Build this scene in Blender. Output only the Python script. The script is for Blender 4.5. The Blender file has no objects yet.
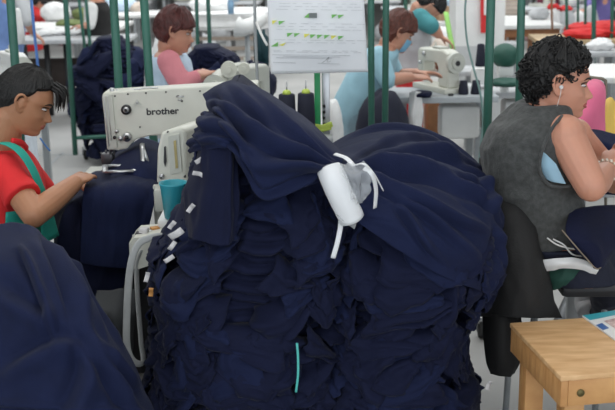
import bpy, bmesh, math, random
import numpy as np
from mathutils import Vector, Matrix, Euler

random.seed(7); RNG = np.random.RandomState(11)
scene = bpy.context.scene
COL = scene.collection
F, PITCH, ROLL, CAMZ = 1050.0, math.radians(14.5), -0.015, 1.8

# ---------------------------------------------------------------- camera, light, exposure
cam_d = bpy.data.cameras.new('camera'); cam = bpy.data.objects.new('camera', cam_d); COL.objects.link(cam)
cam_d.sensor_width = 36.0; cam_d.lens = F / 615.0 * 36.0; cam_d.clip_start = 0.05; cam_d.clip_end = 200
cam.matrix_world = Matrix.Translation((0, 0, CAMZ)) @ Matrix.Rotation(math.pi / 2 - PITCH, 4, 'X') @ Matrix.Rotation(ROLL, 4, 'Z')
cam_d.dof.use_dof = True; cam_d.dof.focus_distance = 3.6; cam_d.dof.aperture_fstop = 5.0
scene.camera = cam
scene.view_settings.view_transform = 'Standard'; scene.view_settings.look = 'None'
scene.view_settings.exposure = 0.24; scene.view_settings.gamma = 1.0
world = bpy.data.worlds.new('world'); scene.world = world; world.use_nodes = True
world.node_tree.nodes['Background'].inputs[0].default_value = (0.86, 0.93, 1.0, 1)
world.node_tree.nodes['Background'].inputs[1].default_value = 1.45
def area(name, loc, size, power, col=(1, 1, 1), rot=(0, 0, 0)):
    l = bpy.data.lights.new(name, 'AREA'); l.shape = 'RECTANGLE'; l.size, l.size_y = size; l.energy = power; l.color = col
    o = bpy.data.objects.new(name, l); COL.objects.link(o); o.location = loc; o.rotation_euler = rot; return o
area('skylight_near', (-0.6, 3.6, 4.3), (4.0, 1.6), 42, (1, 0.98, 0.95))
area('skylight_middle', (0.3, 8.0, 4.3), (9.0, 2.4), 190, (0.95, 0.98, 1))
area('skylight_far', (0.5, 14.0, 4.3), (13.0, 4.0), 430, (0.95, 0.98, 1))
area('skylight_rear', (-0.8, -0.8, 4.2), (5.0, 1.4), 45, (1, 0.98, 0.95))

# ---------------------------------------------------------------- helpers
def W(px, py, Y):
    """world point seen at pixel (px,py) of the photo at ground distance Y"""
    u = (px - 307.5) / F; v = (205 - py) / F; c, s = math.cos(ROLL), math.sin(ROLL)
    a = u * c - v * s; b = u * s + v * c
    d = np.array([a, math.cos(PITCH) + b * math.sin(PITCH), -math.sin(PITCH) + b * math.cos(PITCH)])
    return d * (Y / d[1]) + np.array([0, 0, CAMZ])
def G(px, py, z=0.0):
    d = W(px, py, 1.0) - np.array([0, 0, CAMZ]); return d * ((z - CAMZ) / d[2]) + np.array([0, 0, CAMZ])

def _h(ix, iy, iz, seed):
    n = (ix * 374761393 + iy * 668265263 + iz * 2147483647 + seed * 974711) & 0xffffffff
    n = ((n ^ (n >> 13)) * 1274126177) & 0xffffffff
    return ((n ^ (n >> 16)) & 0xffff) / 32767.5 - 1.0
def noise3(x, y, z, seed=0):
    x, y, z = np.broadcast_arrays(np.asarray(x, float), np.asarray(y, float), np.asarray(z, float))
    fx, fy, fz = np.floor(x), np.floor(y), np.floor(z); ix, iy, iz = fx.astype(np.int64), fy.astype(np.int64), fz.astype(np.int64)
    sx, sy, sz = [t * t * (3 - 2 * t) for t in (x - fx, y - fy, z - fz)]
    def L(a, b, t): return a + (b - a) * t
    c = [[[_h(ix + i, iy + j, iz + k, seed) for k in (0, 1)] for j in (0, 1)] for i in (0, 1)]
    return L(L(L(c[0][0][0], c[1][0][0], sx), L(c[0][1][0], c[1][1][0], sx), sy),
             L(L(c[0][0][1], c[1][0][1], sx), L(c[0][1][1], c[1][1][1], sx), sy), sz)
def fbm(x, y, z=0.0, seed=0, oct=3):
    r = 0; a = 1
    for k in range(oct): r = r + a * noise3(np.asarray(x) * 2 ** k, np.asarray(y) * 2 ** k, np.asarray(z) * 2 ** k, seed + k); a *= .5
    return r
def ridge(x, y, z=0.0, seed=0): return 1 - np.abs(noise3(x, y, z, seed)) * 2

# materials
MATS = {}
def mat(name, col, rough=0.6, metal=0.0, var=0.10, scale=12.0, bump=0.0, bscale=200.0, sheen=0.0, spec=0.5, trans=0.0, alpha=1.0, col2=None, sss=0.0, stretch=None, emit=0):
    if name in MATS: return MATS[name]
    m = bpy.data.materials.new(name); m.use_nodes = True; nt = m.node_tree; b = nt.nodes['Principled BSDF']
    b.inputs['Roughness'].default_value = rough; b.inputs['Metallic'].default_value = metal
    b.inputs['Specular IOR Level'].default_value = spec
    b.inputs['Sheen Weight'].default_value = sheen; b.inputs['Sheen Roughness'].default_value = 0.4
    b.inputs['Transmission Weight'].default_value = trans; b.inputs['Alpha'].default_value = alpha
    if sss: b.inputs['Subsurface Weight'].default_value = sss; b.inputs['Subsurface Scale'].default_value = 0.008
    tc = nt.nodes.new('ShaderNodeTexCoord'); mp = nt.nodes.new('ShaderNodeMapping'); nt.links.new(tc.outputs['Object'], mp.inputs[0])
    if stretch: mp.inputs['Scale'].default_value = stretch
    n = nt.nodes.new('ShaderNodeTexNoise'); n.inputs['Scale'].default_value = scale; n.inputs['Detail'].default_value = 5
    nt.links.new(mp.outputs[0], n.inputs['Vector'])
    r = nt.nodes.new('ShaderNodeValToRGB'); r.color_ramp.elements[0].position = .3; r.color_ramp.elements[1].position = .7
    c = np.array(col); c2 = np.array(col2) if col2 is not None else np.clip(c * (1 + var), 0, 1); c1 = c if col2 is not None else c * (1 - var)
    r.color_ramp.elements[0].color = (*c1, 1); r.color_ramp.elements[1].color = (*c2, 1)
    nt.links.new(n.outputs[0], r.inputs[0]); nt.links.new(r.outputs[0], b.inputs['Base Color'])
    if bump:
        n2 = nt.nodes.new('ShaderNodeTexNoise'); n2.inputs['Scale'].default_value = bscale; n2.inputs['Detail'].default_value = 3
        nt.links.new(mp.outputs[0], n2.inputs['Vector'])
        bp = nt.nodes.new('ShaderNodeBump'); bp.inputs['Strength'].default_value = bump; bp.inputs['Distance'].default_value = 0.01
        nt.links.new(n2.outputs[0], bp.inputs['Height']); nt.links.new(bp.outputs[0], b.inputs['Normal'])
    MATS[name] = m; return m
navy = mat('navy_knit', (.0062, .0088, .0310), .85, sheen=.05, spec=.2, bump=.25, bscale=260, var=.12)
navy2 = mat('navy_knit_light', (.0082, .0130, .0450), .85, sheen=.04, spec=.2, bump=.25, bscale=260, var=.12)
navydk = mat('navy_thread', (.010, .012, .028), .8)
green = mat('green_paint', (.034, .135, .100), .45, var=.15, scale=6)
metal = mat('steel', (.55, .56, .57), .3, .9)
greym = mat('grey_metal_paint', (.33, .35, .36), .45)
cream = mat('machine_enamel', (.66, .66, .58), .35, var=.04)
cream2 = mat('machine_enamel_grey', (.55, .56, .50), .4, var=.04)
white = mat('white_paint', (.76, .76, .74), .5, var=.03)
whitecloth = mat('white_cloth', (.78, .78, .77), .8, var=.08)
dark = mat('dark_plastic', (.02, .02, .022), .5)
blackc = mat('black_cloth', (.012, .0115, .0115), .85, bump=.2, bscale=150)
rubber = mat('rubber', (.03, .03, .03), .8)
skin1 = mat('skin_brown', (.46, .215, .115), .5, var=.07, scale=9, sss=.08)
skin2 = mat('skin_tan', (.60, .285, .19), .5, var=.07, scale=9, sss=.08)
skin3 = mat('skin_light', (.56, .28, .19), .5, var=.06, sss=.05)
hairb = mat('black_hair', (.005, .0042, .004), .6, var=.4, scale=60, bump=.5, bscale=120)
hairr = mat('red_brown_hair', (.075, .014, .012), .45, var=.35, scale=50, bump=.4, bscale=120)
wood = mat('pine_wood', (.66, .36, .14), .5, col2=(.46, .21, .07), scale=3.2, stretch=(1.2, 14, 3), bump=.1, bscale=30)
woodl = mat('plywood_top', (.80, .51, .26), .5, col2=(.60, .33, .14), scale=2.6, stretch=(3, 16, 3), bump=.05, bscale=30)
brown = mat('brown_wood', (.30, .13, .055), .6, var=.2)

def setprops(o, label=None, cat=None, group=None, kind=None):
    if label: o['label'] = label
    if cat: o['category'] = cat
    if group: o['group'] = group
    if kind: o['kind'] = kind
    return o
def empty(name, loc, label, cat, group=None, rz=0):
    o = bpy.data.objects.new(name, None); COL.objects.link(o); o.location = Vector(loc); o.rotation_euler = (0, 0, rz); o.empty_display_size = .1
    return setprops(o, label, cat, group)
def upd(): bpy.context.view_layer.update()

class MB:
    """collects shapes into one mesh"""
    def __init__(s): s.v = []; s.f = []; s.n = 0
    def add(s, v, f):
        v = np.asarray(v, float).reshape(-1, 3); s.v.append(v); s.f += [tuple(i + s.n for i in q) for q in f]; s.n += len(v); return s
    def box(s, c, d, rz=0, R=None, bev=0.0):
        bm = bmesh.new(); bmesh.ops.create_cube(bm, size=1)
        for q in bm.verts: q.co = Vector((q.co.x * d[0], q.co.y * d[1], q.co.z * d[2]))
        if bev: bmesh.ops.bevel(bm, geom=bm.edges[:], offset=bev, segments=2, affect='EDGES', profile=.5)
        M = (R if R is not None else Matrix.Rotation(rz, 3, 'Z'))
        v = [tuple(M @ q.co + Vector(c)) for q in bm.verts]; f = [tuple(w.index for w in q.verts) for q in bm.faces]
        bm.free(); return s.add(v, f)
    def tube(s, pts, r, seg=10, cap=True, smooth=0, flat=None):
        pts = np.asarray(pts, float)
        r = np.broadcast_to(np.asarray(r, float), (len(pts),)) if np.ndim(r) < 2 else np.asarray(r, float)
        if smooth: 
            t = np.linspace(0, len(pts) - 1, (len(pts) - 1) * smooth + 1); pts = cr(pts, t); r = cr(r.reshape(len(r), -1), t); r = r[:, 0] if r.shape[1] == 1 else r
        T = np.gradient(pts, axis=0) if len(pts) > 2 else np.array([pts[1] - pts[0]] * 2)
        T /= np.linalg.norm(T, axis=1)[:, None] + 1e-9
        up = np.array([0, 0, 1.0]) if abs(T[0][2]) < .9 else np.array([0, 1.0, 0])
        if flat is not None: up = np.asarray(flat, float)
        N = []
        n = up - T[0] * up.dot(T[0]); n /= np.linalg.norm(n)
        for t in T: n = n - t * n.dot(t); n = n / (np.linalg.norm(n) + 1e-9); N.append(n)
        N = np.array(N); B = np.cross(T, N); a = np.linspace(0, 2 * np.pi, seg, endpoint=False)
        ra, rb = (r, r) if r.ndim == 1 else (r[:, 0], r[:, 1])
        V = pts[:, None] + N[:, None] * (np.cos(a)[None, :, None] * ra[:, None, None]) + B[:, None] * (np.sin(a)[None, :, None] * rb[:, None, None])
        f = []; m = len(pts)
        for i in range(m - 1):
            for j in range(seg): k = (j + 1) % seg; f.append((i * seg + j, i * seg + k, (i + 1) * seg + k, (i + 1) * seg + j))
        V = V.reshape(-1, 3)
        if cap: f.append(tuple(range(seg))[::-1]); f.append(tuple((m - 1) * seg + j for j in range(seg)))
        return s.add(V, f)
    def cyl(s, p, q, r, seg=16): return s.tube([p, q], [r, r] if np.ndim(r) == 0 else r, seg)
    def lathe(s, prof, c=(0, 0, 0), R=None, seg=20):
        a = np.linspace(0, 2 * np.pi, seg, endpoint=False); V = []; m = len(prof)
        for r, z in prof:
            for t in a: V.append((r * math.cos(t), r * math.sin(t), z))
        V = np.array(V)
        if R is not None: V = V @ np.array(R).T
        V = V + np.array(c); f = []
        for i in range(m - 1):
            for j in range(seg): k = (j + 1) % seg; f.append((i * seg + j, i * seg + k, (i + 1) * seg + k, (i + 1) * seg + j))
        f.append(tuple(range(seg))[::-1]); f.append(tuple((m - 1) * seg + j for j in range(seg)))
        return s.add(V, f)
    def ell(s, c, r, R=None, n=16, m=12):
        a = np.linspace(0, 2 * np.pi, n, endpoint=False); b = np.linspace(-np.pi / 2, np.pi / 2, m + 1)
        A, B_ = np.meshgrid(a, b); V = np.stack([np.cos(A) * np.cos(B_) * r[0], np.sin(A) * np.cos(B_) * r[1], np.sin(B_) * r[2]], -1).reshape(-1, 3)
        if R is not None: V = V @ np.array(R).T
        f = [(i * n + j, i * n + (j + 1) % n, (i + 1) * n + (j + 1) % n, (i + 1) * n + j) for i in range(m) for j in range(n)]
        return s.add(V + np.array(c), f)
    def prism(s, poly, w, M=None):
        """polygon in XZ extruded +-w/2 along Y"""
        n = len(poly); V = np.array([(x, -w / 2, z) for x, z in poly] + [(x, w / 2, z) for x, z in poly])
        if M is not None: V = np.array([tuple(M @ Vector(v)) for v in V])
        return s.add(V, [tuple(range(n)), tuple(range(2 * n - 1, n - 1, -1))] + [(i, i + n, (i + 1) % n + n, (i + 1) % n) for i in range(n)])
    def grid(s, P):
        R_, C_ = P.shape[:2]
        return s.add(P.reshape(-1, 3), [(i * C_ + j, i * C_ + j + 1, (i + 1) * C_ + j + 1, (i + 1) * C_ + j) for i in range(R_ - 1) for j in range(C_ - 1)])
    def mesh(s, name):
        me = bpy.data.meshes.new(name); me.from_pydata(np.concatenate(s.v).tolist() if s.v else [], [], s.f); me.validate(); me.update()
        bm = bmesh.new(); bm.from_mesh(me); bmesh.ops.remove_doubles(bm, verts=bm.verts, dist=1e-5); bmesh.ops.recalc_face_normals(bm, faces=bm.faces); bm.to_mesh(me); bm.free(); return me
    def build(s, name, m, parent=None, smooth=True, solid=0, bevel=0, label=None, cat=None, group=None, kind=None, origin=None):
        """verts given in world space (or parent space when parent is at identity)"""
        me = s.mesh(name); o = bpy.data.objects.new(name, me); COL.objects.link(o); me.materials.append(m)
        if parent is not None: o.parent = parent
        elif origin != 'keep':
            co = np.empty(len(me.vertices) * 3); me.vertices.foreach_get('co', co); co = co.reshape(-1, 3)
            c = np.array([co[:, 0].mean(), co[:, 1].mean(), co[:, 2].min()]); co -= c; me.vertices.foreach_set('co', co.ravel()); o.location = c
        if smooth:
            me.polygons.foreach_set('use_smooth', [True] * len(me.polygons))
            if smooth == 'auto': me.set_sharp_from_angle(angle=math.radians(38))
        if solid: q = o.modifiers.new('thickness', 'SOLIDIFY'); q.thickness = solid; q.offset = 0
        return setprops(o, label, cat, group, kind)

def cr(P, t):
    """Catmull-Rom through rows of P at parameters t"""
    P = np.asarray(P, float); n = len(P); i = np.clip(np.floor(t).astype(int), 0, n - 2); f = (t - i)[:, None]
    Pp = np.concatenate([[2 * P[0] - P[1]], P, [2 * P[-1] - P[-2]]]) 
    a, b, c, d = Pp[i], Pp[i + 1], Pp[i + 2], Pp[i + 3]
    return .5 * (2 * b + (c - a) * f + (2 * a - 5 * b + 4 * c - d) * f ** 2 + (3 * b - a - 3 * c + d) * f ** 3)
def patch(ctrl, nu, nv):
    """ctrl rows of (px,py,Y) -> dense world grid + normals"""
    C = np.array([[W(*p) for p in row] for row in ctrl]); R_, K = C.shape[:2]
    tu = np.linspace(0, R_ - 1, nu); tv = np.linspace(0, K - 1, nv)
    A = cr(C.reshape(R_, -1), tu).reshape(nu, K, 3); A = cr(A.transpose(1, 0, 2).reshape(K, -1), tv).reshape(nv, nu, 3).transpose(1, 0, 2)
    return A
def gnorm(P):
    N = np.cross(np.gradient(P, axis=1), np.gradient(P, axis=0)); N /= np.linalg.norm(N, axis=2)[..., None] + 1e-9
    cen = np.array([0, 0, CAMZ]); s = np.sign(((cen - P) * N).sum(2).mean()); return N * s
def uv(P):
    n, m = P.shape[:2]; return np.meshgrid(np.linspace(0, 1, n), np.linspace(0, 1, m), indexing='ij')
def cloth(name, ctrl, m, fold, nu=90, nv=90, parent=None, solid=.004, **kw):
    P = patch(ctrl, nu, nv); N = gnorm(P); U, V = uv(P); P = P + N * fold(U, V)[..., None]
    return MB().grid(P).build(name, m, parent, solid=solid, **kw)

def remesh(mb, name, m, vox, parent=None, smooth_it=3, wr=None, **kw):
    me = mb.mesh(name + '_raw'); o = bpy.data.objects.new(name, me); COL.objects.link(o)
    q = o.modifiers.new('r', 'REMESH'); q.mode = 'VOXEL'; q.voxel_size = vox; q.use_smooth_shade = True
    q = o.modifiers.new('s', 'SMOOTH'); q.factor = .5; q.iterations = smooth_it
    upd(); dg = bpy.context.evaluated_depsgraph_get(); me2 = bpy.data.meshes.new_from_object(o.evaluated_get(dg)); o.modifiers.clear(); o.data = me2; bpy.data.meshes.remove(me)
    me2.name = name; me2.materials.clear(); me2.materials.append(m)
    n = len(me2.vertices); co = np.empty(n * 3); me2.vertices.foreach_get('co', co); co = co.reshape(-1, 3)
    if wr is not None:
        no = np.empty(n * 3); me2.vertex_normals.foreach_get('vector', no); co = co + no.reshape(-1, 3) * wr(co)[:, None]
        me2.vertices.foreach_set('co', co.ravel())
    me2.polygons.foreach_set('use_smooth', [True] * len(me2.polygons)); me2.update()
    if parent is not None: o.parent = parent
    return setprops(o, **kw) if kw else o

def copy_tree(o, loc=None, rz=None, label=None, parent=None):
    c = o.copy(); COL.objects.link(c)
    if parent is not None: c.parent = parent
    if loc is not None: c.location = Vector(loc)
    if rz is not None: c.rotation_euler = (0, 0, rz)
    if label: c['label'] = label
    for ch in list(o.children): copy_tree(ch, parent=c)
    return c

# ---------------------------------------------------------------- setting
def floor_mat():
    m = mat('worn_concrete', (.33, .33, .32), .6, col2=(.42, .415, .40), scale=1.3, bump=.05, bscale=20); return m
MB().grid(np.array([[(x, y, 0) for x in np.linspace(-16, 16, 5)] for y in np.linspace(-3, 34, 5)])).build('floor', floor_mat(), smooth=False, kind='structure')
MB().grid(np.array([[(x, y, 4.6) for x in (-16, 16)] for y in (-3, 34)])).build('ceiling', white, smooth=False, kind='structure')
MB().box((0, 34.1, 2.3), (32, .2, 4.6)).build('wall_back', white, smooth=False, kind='structure')
MB().box((-16.1, 15.5, 2.3), (.2, 37, 4.6)).build('wall_left', white, smooth=False, kind='structure')
MB().box((16.1, 15.5, 2.3), (.2, 37, 4.6)).build('wall_right', white, smooth=False, kind='structure')
for i, (x, y, w, l) in enumerate([(-2.1, 7.4, .025, 3.0), (-1.1, 8.8, 2.5, .03)]):
    MB().box((x, y, .001), (w, l, .002)).build('trim_%d' % (i + 1), greym, smooth=False, kind='structure')
# ================================================================ the big navy heap: two tied bundles
def interp(tab, z): tab = np.array(tab); return np.interp(z, tab[:, 0], tab[:, 1])
class Bundle:
    def __init__(s, L, R, yf, yb, ztop, ex, seed): s.L, s.R, s.yf, s.yb, s.ztop, s.ex, s.seed = L, R, yf, yb, ztop, ex, seed
    def surf(s, ph, z, off=0.0):
        """ph 0 faces the camera side (-Y), + towards +X"""
        ph, z, off = np.broadcast_arrays(ph, z, off)
        xl, xr = interp(s.L, z), interp(s.R, z); a = (xr - xl) / 2; cx = (xr + xl) / 2
        yf, yb = interp(s.yf, z), interp(s.yb, z); b = (yb - yf) / 2; cy = (yf + yb) / 2
        sn, cs = np.sin(ph), np.cos(ph); e = 2 / s.ex
        x = np.sign(sn) * np.abs(sn) ** e; y = -np.sign(cs) * np.abs(cs) ** e
        a = np.maximum(a, .02); b = np.maximum(b, .02)
        n = np.stack([x / a, y / b], -1); n /= np.linalg.norm(n, axis=-1)[..., None] + 1e-9
        return np.stack([cx + a * x + n[..., 0] * off, cy + b * y + n[..., 1] * off, z], -1)
    def core(s, name, label, amp=.03):
        ph = np.linspace(-np.pi, np.pi, 361); zz = np.linspace(.10, s.ztop, 260); Z, Pn = np.meshgrid(zz, ph, indexing='ij')
        w = Z + .035 * fbm(Pn * 1.6, Z * 3, 0, s.seed) + .02 * np.sin(Pn * 2 + 1)
        k = w / .034; fr = k - np.floor(k); row = np.floor(k)
        off = amp * (np.sqrt(np.clip(np.sin(np.pi * np.clip(fr, .02, .98)), 0, 1)) - .7) * (.6 + .4 * noise3(Pn * 2.2, row * .7, 0, s.seed + 3))
        off = off + .022 * noise3(Pn * 5 + row * 3.3, row * 1.7, 0, s.seed + 5) + .012 * noise3(Pn * 14, row * 2.1, Z * 20, s.seed + 6)
        fade = np.clip((s.ztop - Z) / .12, 0, 1); P = s.surf(Pn, Z, off * fade - .02)
        m = MB().grid(P); 
        for zi, idx in ((0, 0), (-1, 1)):
            ring = P[zi]; c = ring.mean(0); m.add(np.concatenate([ring, c[None]]), [(i, i + 1, len(ring)) for i in range(len(ring) - 1)])
        return m.build(name, navy, label=label, cat='fabric bundle', group=None)
LB = Bundle(L=[(.1, -.50), (.3, -.51), (.45, -.49), (.6, -.48), (.75, -.47), (.85, -.43), (.95, -.36), (1.05, -.335), (1.15, -.32), (1.28, -.30), (1.34, -.26)],
            R=[(.1, .10), (.5, .10), (.9, .13), (1.05, .10), (1.15, .04), (1.25, -.08), (1.34, -.2)],
            yf=[(.1, 3.06), (.5, 3.02), (.9, 3.02), (1.1, 3.06), (1.2, 3.15), (1.34, 3.4)], yb=[(.1, 3.8), (1.1, 3.8), (1.34, 3.65)], ztop=1.33, ex=2.7, seed=5)
RB = Bundle(L=[(.1, .06), (.5, .06), (.9, .06), (1.15, .12)],
            R=[(.1, .54), (.32, .525), (.42, .49), (.52, .49), (.6, .53), (.7, .59), (.85, .60), (.95, .585), (1.02, .54), (1.1, .44), (1.16, .3)],
            yf=[(.1, 3.06), (.5, 3.05), (.8, 3.03), (.95, 3.10), (1.06, 3.4)], yb=[(.1, 3.9), (1.05, 3.95), (1.16, 3.9)], ztop=1.05, ex=2.7, seed=25)
lb = LB.core('garment_bundle', 'tall left bundle of stacked navy garments with a hood shaped top, behind the loose pieces')
rb = RB.core('garment_bundle', 'broad right bundle of stacked navy garments beside the seated woman in the grey top')

def pleat(w): return np.sqrt(np.abs(np.sin(np.pi * w)) + .02)
def flap(B, ph0, z0, w, h, rot, lift, s0, seed, m, name='garment_piece', **kw):
    n = 15; S, T = np.meshgrid(np.linspace(-.5, .5, n), np.linspace(0, 1, n))
    prof = 1 - .55 * np.abs(S - s0) * 1.6 + .10 * noise3(S * 4, seed, 0, 1)          # pointed hem
    wd = 1 - .12 * T + .1 * noise3(T * 3, seed, 5, 2) * np.sign(S)
    x = S * w * wd; y = -T * h * prof
    x, y = x * math.cos(rot) - y * math.sin(rot), x * math.sin(rot) + y * math.cos(rot)
    x = x + .012 * noise3(S * 3, T * 3, seed, 3); 
    a = .38
    u = S * math.cos(seed) + T * math.sin(seed)                                          # soft creases
    off = lift + .030 * np.sin(np.pi * np.clip(T * .62, 0, 1)) + .020 * noise3(u * 4.2, T * 1.4, seed, 4) + .012 * (pleat(u * 5 + 1.2 * noise3(S * 2, T * 2, seed, 6)) - .6) + .007 * noise3(S * 11, T * 9, seed, 8)
    off = off - .03 * np.clip(.18 - T, 0, 1) / .18
    P = B.surf(ph0 + x / a, np.clip(z0 + y, .06, B.ztop - .01), off)
    return MB().grid(P).build(name, m, solid=.0045, **kw)
def zone(B, z, q):
    v = ['bottom', 'lower', 'middle', 'upper', 'top'][min(4, int((z - .18) / (B.ztop - .35) * 5))]
    h = 'left flank' if q < -1.05 else ('left front' if q < -.35 else ('centre front' if q < .35 else ('right front' if q < 1.05 else 'right flank')))
    return v + ' ' + h
def dress(B, n, phr, zr, seed, label, group, tops=None):
    r = random.Random(seed); k = 0
    for i in range(n):
        z = zr[0] + (zr[1] - zr[0]) * (i + r.random() * .8) / n; q = r.uniform(*phr)
        if tops and z > tops(q): continue
        w = r.uniform(.12, .27); h = r.uniform(.08, .17); tilt = r.gauss(0, .5)
        flap(B, q, z, w, h, tilt, .004 + r.random() * .022, r.uniform(-.5, .5), r.uniform(0, 50), navy if r.random() < .8 else navy2, label=label % zone(B, z, q), cat='fabric piece', group=group + ', ' + zone(B, z, q)); k += 1
dress(LB, 125, (-1.75, 1.0), (.20, 1.10), 3, 'navy knit garment piece on the %s of the tall left bundle', 'garment pieces on the left bundle')
dress(RB, 100, (-.85, 1.8), (.20, .95), 9, 'navy knit garment piece on the %s of the broad right bundle', 'garment pieces on the right bundle')

# draped top garments
def rad(nf, amp, seed, v0=.25, warp=.5):
    def f(U, V):
        w = U * nf + warp * noise3(V * 2.2, U * 2, seed, seed)
        e = np.clip(np.minimum(U, 1 - U) * 7, 0, 1); return amp * (v0 + V * (1 - V * .3)) * (.35 + .65 * e) * (.8 * pleat(w + .5 * noise3(U * 3, V * 3, 3, seed)) + .5 * noise3(U * 4 + V * 2, V * 3, 2, seed + 5) + .35 * ridge(U * 9 - V * 3, V * 2, 1, seed + 6) - .6) + .004 * noise3(U * 14, V * 6, seed, seed + 1) + amp * .35 * noise3(U * nf * 2.3, V * 2.5, seed, seed + 2)
    return f
def creases(base, lst):
    def f(U, V):
        o = base(U, V)
        for (u0, v0), (u1, v1), bend, w, d in lst:
            du, dv = u1 - u0, v1 - v0; L = math.hypot(du, dv); t = ((U - u0) * du + (V - v0) * dv) / L / L; s_ = ((U - u0) * -dv + (V - v0) * du) / L
            s_ = s_ - bend * 4 * np.clip(t, 0, 1) * (1 - np.clip(t, 0, 1)) + .012 * noise3(t * 4, u0 * 9, v1 * 7, 3)
            q = s_ / w; o = o + 1.55 * d * np.clip(t * 5, 0, 1) * np.clip((1 - t) * 3, 0, 1) * (q * np.exp(-q * q) * 1.6 + .5 * np.exp(-(q - .8) ** 2))
        return o
    return f
def flipV(f): return lambda U, V: f(U, 1 - V)
cloth('draped_garment', [
    [(212, 118, 3.75), (228, 104, 3.8), (262, 100, 3.8), (302, 125, 3.7), (340, 152, 3.5)],
    [(205, 97, 3.5), (222, 84, 3.5), (252, 86, 3.5), (300, 116, 3.4), (340, 154, 3.25)],
    [(207, 108, 3.28), (222, 98, 3.2), (256, 104, 3.15), (302, 128, 3.1), (343, 159, 3.05)],
    [(213, 122, 3.14), (226, 124, 3.03), (256, 138, 2.97), (303, 152, 2.96), (342, 166, 3.0)],
    [(222, 132, 3.07), (236, 152, 2.96), (260, 177, 2.92), (302, 172, 2.92), (338, 172, 2.98)],
    [(232, 140, 3.05), (240, 165, 2.97), (264, 199, 2.93), (300, 188, 2.94), (334, 176, 2.99)]],
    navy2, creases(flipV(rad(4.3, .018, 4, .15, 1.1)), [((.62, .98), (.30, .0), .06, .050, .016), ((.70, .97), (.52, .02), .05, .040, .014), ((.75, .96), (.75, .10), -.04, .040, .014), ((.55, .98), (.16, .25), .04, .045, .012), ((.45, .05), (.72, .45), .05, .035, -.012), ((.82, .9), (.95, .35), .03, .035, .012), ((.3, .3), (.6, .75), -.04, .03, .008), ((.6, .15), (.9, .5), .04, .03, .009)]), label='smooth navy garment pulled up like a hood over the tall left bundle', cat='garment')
cloth('draped_garment', [
    [(205, 112, 3.3), (212, 112, 3.2), (226, 118, 3.15), (240, 128, 3.1)],
    [(198, 122, 3.2), (206, 122, 3.08), (226, 128, 3.02), (242, 140, 3.0)],
    [(191, 138, 3.17), (202, 138, 3.05), (225, 140, 2.98), (238, 148, 2.98)],
    [(189, 153, 3.16), (202, 150, 3.04), (222, 148, 2.98), (234, 152, 3.0)]],
    navy2, flipV(rad(2.5, .022, 14, .35)), nu=50, nv=50, label='small rounded navy garment fold bulging below the hood, left edge of the tall bundle', cat='garment')
cloth('draped_garment', [
    [(196, 146, 3.16), (208, 145, 3.04), (226, 145, 3.0), (238, 150, 3.0)],
    [(192, 175, 3.15), (207, 176, 3.0), (226, 176, 2.97), (240, 178, 2.98)],
    [(186, 205, 3.15), (204, 208, 2.99), (224, 210, 2.96), (240, 208, 2.97)],
    [(180, 235, 3.14), (200, 240, 2.98), (220, 246, 2.95), (236, 240, 2.97)]],
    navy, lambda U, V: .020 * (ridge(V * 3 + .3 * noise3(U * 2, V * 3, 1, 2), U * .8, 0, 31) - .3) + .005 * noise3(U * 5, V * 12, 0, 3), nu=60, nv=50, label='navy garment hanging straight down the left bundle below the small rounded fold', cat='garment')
cloth('draped_garment', [
    [(322, 150, 3.95), (360, 130, 4.0), (402, 124, 4.0), (436, 134, 3.95), (468, 158, 3.85), (480, 175, 3.8)],
    [(330, 152, 3.6), (368, 139, 3.65), (408, 137, 3.65), (446, 150, 3.6), (480, 168, 3.6), (498, 190, 3.55)],
    [(338, 160, 3.2), (374, 158, 3.3), (414, 160, 3.3), (452, 172, 3.3), (486, 187, 3.35), (506, 210, 3.4)],
    [(342, 172, 3.02), (376, 180, 3.05), (415, 190, 3.06), (455, 204, 3.08), (488, 215, 3.16), (508, 238, 3.32)],
    [(342, 196, 2.99), (374, 208, 2.97), (413, 224, 2.97), (452, 240, 2.99), (486, 250, 3.08), (506, 270, 3.28)],
    [(344, 212, 2.99), (372, 232, 2.96), (408, 256, 2.95), (446, 278, 2.97), (478, 290, 3.06), (498, 297, 3.26)]],
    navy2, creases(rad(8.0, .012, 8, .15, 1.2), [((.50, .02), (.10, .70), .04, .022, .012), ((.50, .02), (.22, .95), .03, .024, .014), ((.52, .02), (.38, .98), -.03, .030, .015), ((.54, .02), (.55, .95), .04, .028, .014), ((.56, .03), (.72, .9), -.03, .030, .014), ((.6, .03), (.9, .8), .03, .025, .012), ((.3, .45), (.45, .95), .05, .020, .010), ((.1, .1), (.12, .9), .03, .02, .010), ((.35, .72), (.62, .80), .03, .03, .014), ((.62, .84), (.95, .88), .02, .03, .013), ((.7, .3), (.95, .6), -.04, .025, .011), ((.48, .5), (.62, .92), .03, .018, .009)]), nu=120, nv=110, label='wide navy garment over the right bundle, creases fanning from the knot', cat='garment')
# white roll of cord in clear film
rl = empty('plastic_roll', W(343, 222, 2.93), 'white plastic roll tied on the front of the navy heap', 'roll')
def inw(parent): parent_loc = np.array(parent.location); return parent_loc
def sub(mb, name, m, parent, **kw):
    """world-space verts -> child of an unrotated empty"""
    L = np.array(parent.matrix_world.translation if False else world_loc(parent)); mb.v = [v - L for v in mb.v]; return mb.build(name, m, parent, **kw)
def world_loc(o):
    L = np.array(o.location); 
    while o.parent: o = o.parent; L = L + np.array(o.location)
    return L
pwhite = mat('white_plastic', (.80, .81, .82), .35, var=.02)
film = mat('clear_film', (.75, .78, .8), .2, alpha=.38, var=.05)
A = [W(329, 169, 2.94), W(335, 182, 2.92), W(343, 200, 2.92), W(352, 219, 2.93)]
r = MB().tube(A, [.036, .038, .038, .037], 28, smooth=6); v = r.v[0]; v += (.0012 * noise3(v[:, 0] * 40, v[:, 1] * 40, v[:, 2] * 40, 2))[:, None]
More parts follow.
